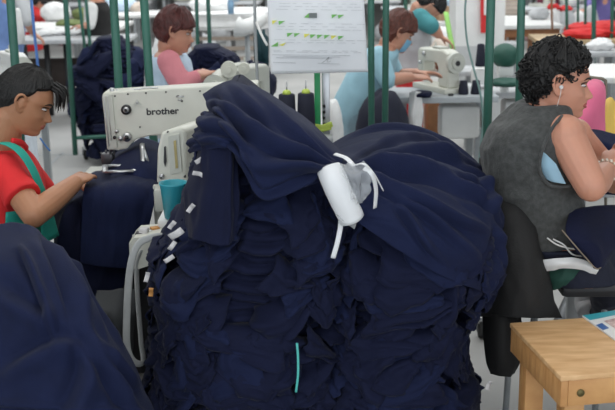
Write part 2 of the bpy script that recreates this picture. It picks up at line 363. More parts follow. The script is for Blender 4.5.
sub(r, 'roll', pwhite, rl)
P = patch([[(340, 165, 2.93), (352, 163, 2.92), (364, 163, 2.93)], [(344, 178, 2.90), (358, 178, 2.885), (370, 176, 2.91)], [(350, 192, 2.90), (360, 192, 2.89), (368, 186, 2.91)], [(354, 206, 2.91), (358, 202, 2.9), (362, 196, 2.92)]], 40, 40); N = gnorm(P); U, V = uv(P)
sub(MB().grid(P + N * (.012 * ridge(V * 4, U * 2, 0, 4) + .006 * noise3(U * 9, V * 9, 0, 3))[..., None]), 'film_wrap', film, rl)
P = patch([[(336, 214, 2.90), (346, 218, 2.90), (356, 212, 2.90)], [(344, 222, 2.90), (350, 223, 2.90), (356, 217, 2.90)], [(354, 229, 2.91), (355, 228, 2.91), (357, 222, 2.91)]], 16, 16); sub(MB().grid(P), 'film_corner', film, rl)
for pts in ([(335, 154, 3.0), (346, 158, 2.96), (354, 166, 2.93)], [(352, 166, 2.93), (364, 164, 2.9), (374, 174, 2.92), (383, 190, 2.95)], [(364, 168, 2.91), (372, 174, 2.9), (376, 190, 2.93), (375, 208, 2.95)], [(341, 220, 2.94), (340, 230, 2.945), (337, 244, 2.945), (333, 258, 2.95)]):
    sub(MB().tube([W(*p) for p in pts], [(.0075, .0022)] * len(pts), 10, smooth=6, flat=(1, 0, .2)), 'cord', pwhite, rl)
MB().tube([W(*p) for p in [(297, 343, 2.96), (298, 358, 2.955), (298, 375, 2.955), (296, 392, 2.96)]], .0038, 8, smooth=5).build('tie_string', mat('turquoise', (.10, .55, .50), .5), label='short turquoise string hanging down the front of the navy heap', cat='string')
# white paper tags
tagm = mat('tag_paper', (.62, .60, .60), .6)
taglist = [(200, 160, 3.10, .5), (198, 174, 3.08, -.3), (191, 208, 3.06, .9), (172, 225, 3.07, .9), (176, 234, 3.05, .6), (172, 246, 3.05, .9), (169, 259, 3.04, .5), (147, 277, 3.2, 1.3), (489, 385, 3.15, 1.2), (151, 292, 3.16, 1.4)]
for i, (x, y, Y, a) in enumerate(taglist):
    d = np.array([math.cos(a), -.1, math.sin(a)]); e = np.array([-math.sin(a), -.25, math.cos(a)]); c = W(x, y, Y - .06)
    Lw, Ww = (.016, .007) if i != 4 else (.024, .011)
    U, V = np.meshgrid(np.linspace(-1, 1, 7), np.linspace(-1, 1, 4)); P = c + U[..., None] * d * Lw + V[..., None] * e * Ww; P[..., 1] += .006 * np.sin(U * 2.5 + i)
    MB().grid(P).build('garment_tag', tagm if i != 9 else mat('orange_tag', (.6, .28, .08)), solid=.001, label='%s white tag on the left side of the navy heap, counted from the top' % ['first', 'second', 'third', 'fourth', 'large fifth', 'sixth', 'seventh', 'lowest'][i] if i < 8 else ('white tag low on the right side of the navy heap' if i == 8 else 'orange tag below the white tags, left side of the navy heap'), cat='tag', group='white tags along the left side of the heap' if i < 8 else None)

# ================================================================ navy cloth in the left foreground
fg = cloth('draped_garment', [
    [(-35, 226, 3.35), (5, 219, 3.32), (24, 221, 3.3), (40, 232, 3.3), (50, 246, 3.32)],
    [(-35, 255, 3.12), (10, 252, 3.06), (32, 252, 3.05), (52, 258, 3.08), (66, 275, 3.2)],
    [(-35, 300, 2.98), (15, 300, 2.9), (46, 300, 2.88), (75, 304, 2.92), (94, 320, 3.08)],
    [(-35, 350, 2.88), (20, 352, 2.8), (62, 352, 2.78), (98, 350, 2.83), (124, 362, 3.0)],
    [(-35, 400, 2.82), (25, 402, 2.74), (76, 402, 2.72), (116, 400, 2.78), (144, 402, 2.96)],
    [(-35, 450, 2.8), (28, 450, 2.72), (84, 450, 2.70), (128, 446, 2.76), (158, 440, 2.94)]],
    navy2, creases(lambda U, V: .028 * (ridge(V * 2.6 + U * 1.1 + .5 * noise3(U * 2, V * 2, 3, 3), U * 1.1, 2, 44)) + .018 * ridge(V * 1.5 - U * 2.2 + .4 * noise3(U * 3, V * 2, 1, 9), U, 4, 45) * np.clip(U * 1.5, 0, 1) + .004 * noise3(U * 12, V * 10, 0, 6), [((.05, .75), (.55, .62), .05, .05, .020), ((.56, .66), (.72, .1), -.05, .045, .022), ((.55, .64), (.92, .30), .06, .05, .020), ((.5, .66), (.9, .85), -.05, .04, .018), ((.15, .3), (.62, .45), .07, .05, .016), ((.82, .0), (.88, .95), .02, .015, .010), ((.45, .55), (.30, .1), .05, .05, .014), ((.1, .9), (.6, .92), .03, .04, .014), ((.6, .7), (.75, .95), -.04, .03, .014)]),
    nu=120, nv=120, label='large smooth navy garment in the left foreground on the lap of the man in red', cat='garment')
MB().ell((-1.12, 3.3, .42), (.36, .36, .46)).ell((-1.02, 3.15, .15), (.45, .34, .25)).build('garment_bundle', navy, label='navy garments piled beneath the large smooth garment in the left foreground', cat='fabric bundle')
# ================================================================ people
def ip(tab, z): t = np.array(tab)[::-1]; return np.interp(z, t[:, 0], t[:, 1])
XF = [(.118, .0), (.10, .052), (.08, .074), (.05, .090), (.03, .096), (.018, .099), (.004, .091), (-.01, .098), (-.028, .112), (-.037, .118), (-.044, .110), (-.049, .097), (-.057, .100), (-.061, .101), (-.065, .097), (-.070, .100), (-.077, .095), (-.083, .089), (-.095, .093), (-.106, .088), (-.114, .072), (-.118, .05)]
XC = [(.118, .0), (.10, .050), (.08, .070), (.05, .085), (.02, .089), (.004, .080), (-.012, .083), (-.03, .088), (-.05, .084), (-.08, .076), (-.1, .066), (-.114, .048), (-.118, .03)]
YW = [(.118, .0), (.112, .028), (.10, .046), (.08, .061), (.05, .073), (.02, .076), (-.02, .072), (-.05, .066), (-.08, .056), (-.1, .044), (-.112, .028), (-.118, .015)]
XB = [(.118, -.0), (.112, -.035), (.1, -.06), (.08, -.082), (.05, -.098), (.02, -.102), (-.02, -.096), (-.05, -.078), (-.08, -.05), (-.1, -.025), (-.118, -.0)]
WN = [(.118, .04), (.03, .05), (.018, .045), (.004, .012), (-.01, .011), (-.03, .015), (-.044, .019), (-.05, .022), (-.06, .026), (-.075, .026), (-.095, .022), (-.118, .03)]
def head_point(ph, z, g=0.0):
    s, c = np.sin(ph), np.cos(ph); y = (ip(YW, z) + g) * np.sign(s) * np.abs(s) ** .9
    xc, xf, xb = ip(XC, z) + g, ip(XF, z) + g, ip(XB, z) - g
    x = np.where(c > 0, xc * np.abs(c) ** .8, xb * np.abs(c))
    if not np.any(g): 
        x = x + np.where(c > 0, (xf - xc) * np.exp(-(y / ip(WN, z)) ** 2), 0)
        for sg in (-1, 1):
            d2 = ((y - sg * .031) / .015) ** 2 + ((z - .003) / .010) ** 2; x = x - np.where(c > 0, .007 * np.exp(-d2), 0) 
            d3 = ((y - sg * .031) / .011) ** 2 + ((z - .001) / .007) ** 2; x = x + np.where(c > 0, .006 * np.exp(-d3), 0)
            d4 = ((y - sg * .03) / .02) ** 2 + ((z - .019) / .006) ** 2; x = x + np.where(c > 0, .003 * np.exp(-d4), 0)
            d5 = ((y - sg * .042) / .018) ** 2 + ((z + .03) / .016) ** 2; x = x + np.where(c > 0, .004 * np.exp(-d5), 0)
            d6 = ((y - sg * .012) / .007) ** 2 + ((z + .040) / .006) ** 2; x = x + np.where(c > 0, .006 * np.exp(-d6), 0)
    return np.stack([x, y, z], -1)
def add_head(mb, M, k=1.0, ears=True):
    zz = np.concatenate([np.linspace(.1179, .06, 22), np.linspace(.058, -.1178, 110)]); ph = np.linspace(-np.pi, np.pi, 121)
    Z, Pn = np.meshgrid(zz, ph, indexing='ij'); P = head_point(Pn, Z) * k; P = xf(P, M)
    mb.grid(P)
    for zi in (0, -1): ring = P[zi]; c = ring.mean(0); mb.add(np.concatenate([ring, c[None]]), [(i, i + 1, len(ring)) for i in range(len(ring) - 1)])
    if ears:
        for sg in (-1, 1):
            hp = np.array([(.012, .073, .008), (.010, .083, .022), (-.002, .090, .032), (-.016, .094, .028), (-.022, .094, .010), (-.017, .090, -.010), (-.008, .083, -.024), (.003, .076, -.030), (.008, .073, -.022)]) * [1, sg, 1] * k
            mb.tube(xf(hp, M), [.0045, .005, .0055, .006, .006, .006, .007, .007, .004], 8, smooth=3)
            cc = xf(np.array([[-.004, sg * .080, -.002]]) * k, M)[0]; mb.ell(cc, (.013, .006, .026), R=np.array(M.to_3x3()))
            cc = xf(np.array([[.010, sg * .076, -.004]]) * k, M)[0]; mb.ell(cc, (.005, .006, .008), R=np.array(M.to_3x3()))
def xf(P, M): A = np.array(M); return P @ A[:3, :3].T + A[:3, 3]
def hm(c, yaw=0, down=0, tilt=0): return Matrix.Translation(Vector(c)) @ Matrix.Rotation(math.radians(yaw), 4, 'Z') @ Matrix.Rotation(math.radians(down), 4, 'Y') @ Matrix.Rotation(math.radians(tilt), 4, 'X')
def frame(o, xd, zd):
    x = Vector(xd).normalized(); z = Vector(zd); z = (z - x * z.dot(x)).normalized(); y = z.cross(x)
    return Matrix(((x.x, y.x, z.x, o[0]), (x.y, y.y, z.y, o[1]), (x.z, y.z, z.z, o[2]), (0, 0, 0, 1)))
def add_hand(mb, M, side=1, curl=.5, k=1.0, thumb=.4):
    """wrist at origin, fingers +X, palm faces -Z, thumb towards side*Y"""
    pl = MB()
    mb.tube(xf(np.array([(-.02, 0, 0), (.0, 0, 0), (.03, 0, 0), (.065, 0, 0), (.092, 0, -.002)]) * k, M), np.array([(.020, .026), (.017, .029), (.015, .038), (.014, .041), (.010, .038)]) * k, 14, smooth=3, flat=np.array(M)[:3, 2])
    for i, (ln, y) in enumerate([(.074, .030), (.082, .010), (.076, -.010), (.060, -.029)]):
        a = 0; p = np.array([.085, y * side, 0.0]); pts = [p - [.02, 0, 0], p]; sp = (y * .16) * side
        for j, fr in enumerate((.45, .32, .23)):
            a += curl * (.55, .8, .6)[j] * (1 + .12 * i); p = p + ln * fr * np.array([math.cos(a), sp / .08 * .25, -math.sin(a)]); pts.append(p)
        mb.tube(xf(np.array(pts) * k, M), np.array([.0095, .0092, .0083, .0076, .0055]) * k, 9, smooth=3)
    a = thumb; pts = np.array([(.018, side * .022, -.004), (.036, side * .040, -.010), (.060, side * (.055 - .01 * a), -.018 - .01 * a), (.084, side * (.058 - .03 * a), -.026 - .02 * a)])
    mb.tube(xf(pts * k, M), np.array([.014, .0125, .0100, .0070]) * k, 9, smooth=3)
def loft(mb, secs, g=0.0, smooth=5, seg=36, rng=None, ex=2.3):
    """secs rows (x,y,z,rx,ry)"""
    S = np.array(secs, float); t = np.linspace(0, len(S) - 1, (len(S) - 1) * smooth + 1); S = cr(S, t)
    a = np.linspace(-np.pi, np.pi, seg + 1) if rng is None else np.linspace(rng[0], rng[1], seg + 1)
    sn, cs = np.sin(a), np.cos(a); e = 2 / ex; X = np.sign(cs) * np.abs(cs) ** e; Y = np.sign(sn) * np.abs(sn) ** e
    P = np.stack([S[:, 0, None] + (S[:, 3, None] + g) * X, S[:, 1, None] + (S[:, 4, None] + g) * Y, np.repeat(S[:, 2, None], len(a), 1)], -1)
    mb.grid(P)
    if rng is None:
        for zi in (0, -1): ring = P[zi]; c = ring.mean(0); mb.add(np.concatenate([ring, c[None]]), [(i, i + 1, len(ring)) for i in range(len(ring) - 1)])
    return P
def limb(mb, pts, r, g=0.0, seg=16): mb.tube(pts, np.array(r) + g, seg, smooth=6)
def secW(rows): return [(*W(x, y, Y), rx, ry) for x, y, Y, rx, ry in rows]
def wrinkle(amp, sc=(14, 14, 9), seed=1): return lambda c: amp * (ridge(c[:, 0] * sc[0] + .6 * noise3(c[:, 0] * 9, c[:, 1] * 9, c[:, 2] * 9, seed), c[:, 1] * sc[1], c[:, 2] * sc[2], seed) - .3) + amp * .3 * noise3(c[:, 0] * 40, c[:, 1] * 40, c[:, 2] * 40, seed)
eyew = mat('eye_white', (.75, .72, .70), .25, var=.01); iris = mat('eye_iris', (.03, .015, .008), .2)
def face_parts(parent, M, k, hairm, lipc=(.36, .11, .08), closed=False):
    for sg in (-1, 1):
        c = xf(np.array([[.0735, sg * .031, .001]]) * k, M)[0]
        sub(MB().ell(c, (.0122 * k, .0130 * k, .0042 * k), R=np.array(M.to_3x3()), n=16, m=10), 'eye', eyew, parent)
        c = xf(np.array([[.0818, sg * .0315, -.0012]]) * k, M)[0]
        sub(MB().ell(c, (.0050 * k, .0058 * k, .0040 * k), R=np.array(M.to_3x3()), n=12, m=8), 'iris', iris, parent)
        e = head_point(np.array([.15, .3, .5, .68]) * sg, np.array([.007, .0085, .0078, .005])) + [.0035, 0, 0]
        sub(MB().tube(xf(e * k, M), [.0010, .0018, .0018, .0008], 6, smooth=4), 'eyelash', hairm, parent)
        e = head_point(np.array([.17, .32, .52, .72]) * sg, np.array([.019, .0235, .0245, .019])) + [.002, 0, 0]
        sub(MB().tube(xf(e * k, M), [(.0028, .0012), (.0036, .0015), (.003, .0013), (.0012, .0008)], 8, smooth=4, flat=np.array(M)[:3, 2]), 'eyebrow', hairm, parent)
    lm = mat('lips%d' % int(lipc[0] * 100), lipc, .45)
    lz = [(-.0605, .0035), (-.0705, .0038)]
    mb = MB()
    for z0, rr in lz: mb.tube(xf((np.stack([np.array([.0885, .0945, .0965, .0945, .0885]), np.array([-.023, -.012, 0, .012, .023]), np.array([-.066, z0, z0, z0, -.066])], -1)) * k, M), np.array([.0015, rr, rr, rr, .0015]) * k, 8, smooth=4)
    sub(mb, 'lips', lm, parent)

def hair_shell(parent, M, k, m, front, side, back, g=.012, name='hair', strands=40, depth=.004, seed=1, extra=None):
    """front(ph)->lowest z of hair as function of angle; ph 0 is the face"""
    ph = np.linspace(-np.pi, np.pi, 241); lo = np.interp(np.abs(ph), [0, .5, .9, 1.25, 1.6, 2.0, 2.6, 3.15], [front, front, (front + side[0]) / 2, *side, back[0], back[1], back[2]])
    t = np.linspace(0, 1, 60)[:, None]; Z = .1175 + (lo[None] - .1175) * t ** 1.0; Pn = np.repeat(ph[None], 60, 0)
    gg = g * np.clip((1 - t) * 6, .25, 1) + depth * ridge(Pn * strands / 6.3 + 1.5 * noise3(Z * 25, Pn * 2, 0, seed), Z * 8, 0, seed) + .5 * depth * noise3(Pn * strands / 2, Z * 12, 0, seed)
    P = head_point(Pn, Z, gg + 1e-6)
    s0 = np.clip(Z / .118, 0, 1) ** 4; P[..., 2] += gg * s0 * 1.2
    mb = MB().grid(xf(P * k, M)); 
    if extra: extra(mb)
    return sub(mb, name, m, parent)

def add_body(name_label, skin, M, k, torso, arms, legs=(), vox=.004, loc=None, neck=None):
    mb = MB(); add_head(mb, M, k)
    hc = xf(np.array([[-.025, 0, -.055], [-.03, 0, -.09]]) * k, M); mb.tube([hc[0], hc[1], neck], [.056 * k, .055 * k, .062], 20, smooth=4)
    loft(mb, torso)
    for a in arms:
        sh, el, wr = [np.array(q) for q in a['j']]; r = a['r']
        limb(mb, [sh, sh * .5 + el * .5, el], [r[0], r[0] * .93, r[1]]); limb(mb, [el, el * .62 + wr * .38, wr], [r[1] * .98, r[1] * .98, r[2]]); mb.ell(el, (r[1],) * 3); mb.ell(sh, (r[0] * 1.08,) * 3)
        add_hand(mb, frame(wr, a['fd'], a['up']), a['side'], a.get('curl', .5), a.get('k', 1.0), a.get('thumb', .4))
    for l in legs:
        h, kn, an = [np.array(q) for q in l]; limb(mb, [h, h * .5 + kn * .5, kn], [.085, .075, .055]); limb(mb, [kn, kn * .6 + an * .4, an], [.055, .055, .038]); mb.ell(kn, (.056,) * 3)
        mb.tube([an, an + [.06, 0, -.05], an + [.17, 0, -.06]], [.04, .038, .025], 12, smooth=3)
    o = remesh(mb, 'person', skin, vox, smooth_it=2); return o
def setorigin(o):
    me = o.data; n = len(me.vertices); co = np.empty(n * 3); me.vertices.foreach_get('co', co); co = co.reshape(-1, 3)
    c = np.array([co[:, 0].mean(), co[:, 1].mean(), co[:, 2].min()]); co -= c; me.vertices.foreach_set('co', co.ravel()); o.location = c; return o
def garment(mb, name, m, parent, vox=.007, wr=None, it=3):
    o = remesh(mb, name, m, vox, smooth_it=it, wr=wr); L = world_loc(parent); me = o.data; n = len(me.vertices); co = np.empty(n * 3); me.vertices.foreach_get('co', co); co = (co.reshape(-1, 3) - L); me.vertices.foreach_set('co', co.ravel()); me.update(); o.parent = parent; return o

# ---- man in red shirt, left
M = hm(W(25, 100, 3.92), 6, 25); K = 1.04
torso = secW([(-8, 330, 3.95, .15, .17), (0, 280, 3.95, .14, .165), (6, 235, 3.95, .125, .16), (9, 200, 3.94, .125, .17), (6, 175, 3.94, .115, .18), (3, 158, 3.94, .09, .15), (3, 149, 3.94, .05, .08)])
sh, el, wr = W(6, 172, 3.80), W(34, 215, 3.66), W(77, 181, 3.88)
sh2, el2, wr2 = W(22, 166, 4.1), W(48, 205, 4.2), W(78, 182, 4.2)
man = add_body('man', skin1, M, K, torso, [dict(j=(sh, el, wr), r=(.056, .047, .030), fd=W(90, 172, 4.02) - wr, up=(.1, -.45, 1), side=1, curl=.22, k=.98, thumb=.2), dict(j=(sh2, el2, wr2), r=(.05, .045, .028), fd=(.95, -.1, -.1), up=(0, 0, 1), side=-1, curl=.5)],
    legs=[(W(-5, 320, 3.85), W(60, 335, 3.9), W(75, 430, 4.1))], vox=.0042, neck=W(4, 150, 3.94))
setorigin(man); setprops(man, 'seated man with black hair in a red shirt and teal apron, sewing at the left', 'person')
face_parts(man, M, K, hairb)
def forelock(mb):
    r = random.Random(3)
    for i in range(34):
        y = r.uniform(-.04, .05); p0 = np.array([.045 + r.random() * .03, y, .098 - r.random() * .02]); p1 = p0 + [.045, r.uniform(-.01, .01), -.012]; p2 = p1 + [.022, r.uniform(-.012, .012), -.035 - r.random() * .03]
        mb.tube(xf(np.array([p0, p1, p2]) * K, M), [.005, .0035, .0008], 5, smooth=4)
hair_shell(man, M, K, hairb, .072, (.060, .012), (-.030, -.055, -.075), g=.011, strands=70, depth=.0028, extra=forelock)
redm = mat('red_cotton', (.72, .022, .025), .8, bump=.2, var=.06); teal = mat('teal_cotton', (.02, .36, .28), .8, bump=.2, var=.08)
g = MB(); loft(g, torso[:-1] + [(*W(4, 148, 3.94), .062, .08)], .009); limb(g, [sh + (sh - el) * .12, sh * .55 + el * .45, sh * .38 + el * .62], [.064, .066, .072]); limb(g, [sh2, sh2 * .3 + el2 * .7], [.062, .066]); g.ell(sh, (.072,) * 3)
garment(g, 'shirt', redm, man, wr=wrinkle(.005, (16, 14, 9), 3))
g = MB(); P = loft(MB(), torso[:4], .020, seg=40, rng=(-1.35, 1.35)); g.grid(P)
sub(g, 'apron', teal, man, solid=.004)
g = MB(); g.tube([W(-12, 148, 3.85), W(4, 143, 3.80), W(20, 151, 3.76), W(33, 170, 3.76), W(42, 192, 3.80), W(47, 212, 3.86), W(50, 240, 3.86)], [(.022, .004), (.022, .004), (.022, .004), (.022, .004), (.024, .004), (.040, .005), (.075, .006)], 12, smooth=6, flat=(.5, -.8, .3)); sub(g, 'apron_strap', teal, man)
g = MB(); g.tube([W(22, 146, 4.0), W(28, 152, 4.02), W(40, 178, 4.04), W(46, 200, 4.04)], [(.014, .004)] * 4, 12, smooth=6, flat=(.5, -.8, .3)); sub(g, 'apron_strap', teal, man)
g = MB().tube([W(12, 141, 3.80), W(22, 143, 3.86), W(27, 148, 3.94)], [(.012, .006)] * 3, 10, smooth=5, flat=(0, 0, 1)); sub(g, 'shirt_collar', redm, man)
MB().tube([W(40, 138, 3.93), W(45, 145, 3.92), W(50, 151, 3.92)], [(.004, .0015)] * 3, 8, smooth=3, flat=(0, 0, 1)).build('lanyard', mat('blue_plastic', (.06, .22, .55), .4), label='thin blue strip hanging below the mouth of the man in red', cat='lanyard')

# ---- woman in grey sweater, right
M = hm(W(558, 82, 3.44), -9, 5); K = 1.02
torso = secW([(572, 272, 3.5, .13, .18), (563, 256, 3.5, .14, .185), (548, 235, 3.48, .145, .185), (537, 205, 3.47, .145, .18), (530, 175, 3.46, .142, .18), (528, 150, 3.46, .138, .185), (531, 130, 3.46, .125, .185), (537, 116, 3.46, .095, .16), (543, 108, 3.45, .06, .10)])
sh, el, wr = W(565, 135, 3.31), W(591, 186, 3.22), W(607, 170, 3.42)
sh2, el2, wr2 = W(575, 135, 3.62), W(615, 180, 3.7), W(618, 160, 3.6)
wom = add_body('woman', skin2, M, K, torso, [dict(j=(sh, el, wr), r=(.062, .050, .031), fd=W(613, 150, 3.5) - wr, up=(-.6, -.6, .4), side=1, curl=.7), dict(j=(sh2, el2, wr2), r=(.055, .05, .03), fd=(0, -.3, .3), up=(0, 0, 1), side=-1)],
    legs=[(W(575, 258, 3.42), W(612, 262, 3.55), W(606, 330, 3.9)), (W(565, 262, 3.62), W(615, 250, 3.75), W(612, 300, 4.1))], vox=.0042, neck=W(545, 108, 3.46))
setorigin(wom); setprops(wom, 'seated woman with short curly black hair in a grey sleeveless top, at the right', 'person')
face_parts(wom, M, K, hairb, (.42, .10, .09))
def curls(mb):
    r = random.Random(5)
    for i in range(900):
        ph = r.uniform(-np.pi, np.pi); z = r.uniform(-.085, .1175); a = abs(ph)
        lo = np.interp(a, [0, .5, .9, 1.25, 1.6, 2.0, 2.6, 3.15], [.062, .060, .045, .015, .012, -.04, -.075, -.09])
        if z < lo: continue
        p = head_point(np.array([ph]), np.array([z]), r.uniform(.012, .027) * (1.0 if z > lo + .02 else .6) + 1e-6)[0]; p[2] += .026 * max(0, z / .118) ** 3 * r.random()
        R_ = r.uniform(.006, .011); t = np.linspace(0, r.uniform(4, 8), 9); ax = np.array([r.gauss(0, 1) for _ in range(3)]); ax /= np.linalg.norm(ax); b = np.cross(ax, [1, .3, .2]); b /= np.linalg.norm(b); c = np.cross(ax, b)
        pts = p + R_ * (np.cos(t)[:, None] * b + np.sin(t)[:, None] * c) + ax * (t * .0016)[:, None]
        mb.tube(xf(pts * K, M), .0026, 4)
hair_shell(wom, M, K, hairb, .066, (.05, .020), (-.03, -.07, -.085), g=.020, strands=30, depth=.006, extra=curls)
greyk = mat('grey_wool', (.045, .047, .046), .9, sheen=.15, col2=(.078, .081, .079), scale=60, bump=.3, bscale=160); lblue = mat('light_blue_cotton', (.30, .48, .60), .8, var=.06)
g = MB(); loft(g, torso[2:-1] + [(*W(544, 103, 3.45), .066, .085)], .014); g.ell(sh + np.array([-.02, .03, -.01]), (.075, .05, .07)); g.ell(sh2 + np.array([-.02, 0, -.01]), (.07, .05, .07))
garment(g, 'sweater', greyk, wom, wr=wrinkle(.007, (7, 7, 15), 8))
P = patch([[(543, 152, 3.262), (548, 156, 3.25), (556, 164, 3.25)], [(541, 165, 3.262), (550, 170, 3.245), (562, 176, 3.25)], [(544, 178, 3.27), (554, 182, 3.25), (566, 184, 3.25)]], 20, 20)
sub(MB().grid(P), 'undershirt', lblue, wom, solid=.004)
mb = MB().tube([W(*q) for q in [(562, 116, 3.30), (553, 127, 3.25), (545, 143, 3.24), (540, 160, 3.245), (541, 174, 3.25), (548, 184, 3.25), (560, 187, 3.25), (572, 186, 3.26)]], .0055, 8, smooth=6); sub(mb, 'armhole_trim', greyk, wom)
# earphone, bracelet
sub(MB().ell(xf(np.array([[.004, -.089, -.004]]) * K, M)[0], (.007, .006, .007)).tube([xf(np.array([q]) * K, M)[0] for q in [(.004, -.090, -.008), (.004, -.088, -.03), (-.002, -.08, -.08)]], .0009, 6, smooth=4), 'earphone', white, wom)
br = MB(); ax = (wr - el) / np.linalg.norm(wr - el); c = wr - ax * .01; b = np.cross(ax, [0, 0, 1]); b /= np.linalg.norm(b); d = np.cross(ax, b)
for i in range(16): t = i / 16 * 2 * np.pi; br.ell(c + .036 * (math.cos(t) * b + math.sin(t) * d), (.0065,) * 3, n=8, m=6)
sub(br, 'bracelet', mat('bracelet_beads', (.8, .72, .6), .2, .4), wom)
pants = mat('navy_track_fabric', (.010, .013, .030), .8, bump=.1)
g = MB(); loft(g, torso[:3], .018); 
for h, kn, an in [(W(575, 258, 3.42), W(612, 262, 3.55), W(606, 322, 3.9)), (W(565, 262, 3.62), W(615, 250, 3.75), W(612, 295, 4.1))]: limb(g, [h, h * .5 + kn * .5, kn], [.098, .09, .07]); limb(g, [kn, kn * .5 + an * .5, an], [.07, .068, .058]); g.ell(kn, (.07,) * 3)
garment(g, 'trousers', pants, wom, wr=wrinkle(.006, (10, 10, 10), 4))
for dx in (0, 6):
    sub(MB().tube([W(547 + dx, 238 + dx * .2, 3.27), W(558 + dx, 245, 3.25), W(574, 249 + dx, 3.26), W(596, 250 + dx, 3.30)], [(.003, .002)] * 4, 6, smooth=6), 'trouser_stripe', white, wom)

# ---- background women
def shirt_person(label, headc, yaw, down, torso, arms, skin, hair, top_m, sleeve_m, hairkw, vest_m=None, sleeves=.98, vox=.007, k=1.0, lower=None, eyes=True, bare=False):
    M = hm(headc, yaw, down); nk = np.array(torso[-1][:3])
    o = add_body('p', skin, M, k, torso, arms, vox=vox, neck=nk); setorigin(o); setprops(o, label, 'person')
    if eyes: face_parts(o, M, k, hair)
    hair_shell(o, M, k, hair, *hairkw['z'], g=hairkw.get('g', .016), strands=hairkw.get('s', 36), depth=.005, extra=None)
    g = MB(); loft(g, torso[:-1], .010)
    garment(g, 'vest' if vest_m else 'smock', vest_m or top_m, o, vox=.011, wr=wrinkle(.005, (10, 10, 8), 2))
    for a in arms:
        g = MB(); s, e, w = [np.array(q) for q in a['j']]; r = a['r']; limb(g, [s, s * .5 + e * .5, e], [r[0] + .016, r[0] + .014, r[1] + .014]); g.ell(s, (r[0] + .018,) * 3); g.ell(e, (r[1] + .013,) * 3)
        if sleeves > 1: limb(g, [e, e * .3 + w * .7, e * .1 + w * .9], [r[1] + .012, r[2] + .014, r[2] + .012])
        garment(g, 'sleeve', sleeve_m, o, vox=.010, wr=wrinkle(.004, (12, 12, 12), 5))
    return o, M
BOB = dict(z=(.030, (.02, -.01), (-.075, -.085, -.095)), g=.022, s=40)
pinkm = mat('pink_knit', (.72, .26, .30), .85, bump=.2, var=.05); pale = mat('pale_blue_cotton', (.50, .63, .76), .8, var=.05); bsm = mat('sky_blue_cotton', (.36, .60, .70), .8, var=.06)
torso = secW([(172, 150, 6.05, .15, .18), (172, 115, 6.05, .14, .17), (172, 92, 6.05, .125, .165), (171, 75, 6.05, .12, .17), (170, 62, 6.05, .105, .175), (169, 54, 6.05, .08, .14), (169, 49, 6.05, .05, .07)])
sh, el, wr = W(169, 62, 5.90), W(181, 85, 5.84), W(199, 75, 5.92)
sh2, el2, wr2 = W(173, 60, 6.2), W(188, 82, 6.2), W(203, 74, 6.1)
w1, _ = shirt_person('red haired woman in a pale blue vest and pink sweater behind the large machine', W(175, 31, 6.0), 0, 12, torso,
    [dict(j=(sh, el, wr), r=(.05, .042, .028), fd=W(208, 71, 6.0) - wr, up=(0, -.5, 1), side=1, curl=.8), dict(j=(sh2, el2, wr2), r=(.05, .042, .028), fd=(1, -.2, .1), up=(0, .3, 1), side=-1, curl=.8)], skin3, hairr, pale, pinkm, BOB, vest_m=pale, sleeves=1.2, vox=.0055)
torso = secW([(350, 150, 6.75, .15, .19), (352, 125, 6.7, .15, .19), (358, 103, 6.65, .15, .19), (365, 85, 6.62, .14, .18), (373, 67, 6.6, .13, .18), (379, 55, 6.6, .11, .17), (384, 48, 6.6, .08, .13), (388, 44, 6.6, .05, .07)])
sh, el, wr = W(378, 57, 6.42), W(387, 80, 6.38), W(412, 77, 6.46)
sh2, el2, wr2 = W(385, 56, 6.75), W(396, 76, 6.8), W(418, 73, 6.7)
w2, M2 = shirt_person('woman with a blue face mask in a light blue smock at the far sewing table', W(398, 32, 6.6), 5, 24, torso,
    [dict(j=(sh, el, wr), r=(.05, .042, .030), fd=W(424, 77, 6.5) - wr, up=(0, -.3, 1), side=1, curl=.3), dict(j=(sh2, el2, wr2), r=(.05, .042, .03), fd=(1, -.2, .0), up=(0, .3, 1), side=-1, curl=.3)], skin3, mat('auburn_hair', (.10, .025, .014), .45, var=.35, scale=50, bump=.4, bscale=120), bsm, bsm, BOB, vox=.0055)
ph = np.linspace(-.95, .95, 30); zz = np.linspace(-.018, -.112, 24); Z, Pn = np.meshgrid(zz, ph, indexing='ij'); Q = head_point(Pn, Z, .003 + .014 * np.exp(-(Pn / .5) ** 2)); Q[..., 0] = np.maximum(Q[..., 0], .05)
sub(MB().grid(xf(Q, M2)), 'face_mask', mat('mask_blue', (.22, .50, .72), .7), w2, solid=.002)
# ================================================================ sewing machines, racks, tables near the camera
def prismW(mb, poly, Y, depth):
    """outline given at distance Y, extruded backwards by depth"""
    A = np.array([W(x, y, Y) for x, y in poly]); B = A + [0, depth, 0]; n = len(A)
    return mb.add(np.concatenate([A, B]), [tuple(range(n)), tuple(range(2 * n - 1, n - 1, -1))] + [(i, i + n, (i + 1) % n + n, (i + 1) % n) for i in range(n)])
def bevmod(o, w=.006, seg=2): q = o.modifiers.new('bevel', 'BEVEL'); q.width = w; q.segments = seg; q.limit_method = 'ANGLE'; q.angle_limit = math.radians(35); return o
def post(p0, p1, w=.038): return MB().tube([p0, p1], w / 2, 12)
def rack(name, label, posts, rails=(), casters=(), group=None, m=None, w=.038):
    b = np.mean([p[0] for p in posts], axis=0); e = empty(name, b, label, 'rack', group)
    for p in posts: sub(post(p[0], p[1], p[2] if len(p) > 2 else w), 'post', m or green, e)
    for r in rails: sub(post(r[0], r[1], .03), 'rail', m or green, e)
    for c in casters:
        c = np.array(c); sub(MB().tube([c + [-.014, 0, .045], c + [.014, 0, .045]], .045, 18), 'caster_wheel', rubber, e); sub(MB().box(c + [0, 0, .09], (.05, .05, .03)).box(c + [.024, 0, .065], (.004, .04, .06)).box(c + [-.024, 0, .065], (.004, .04, .06)), 'caster_fork', metal, e)
    return e
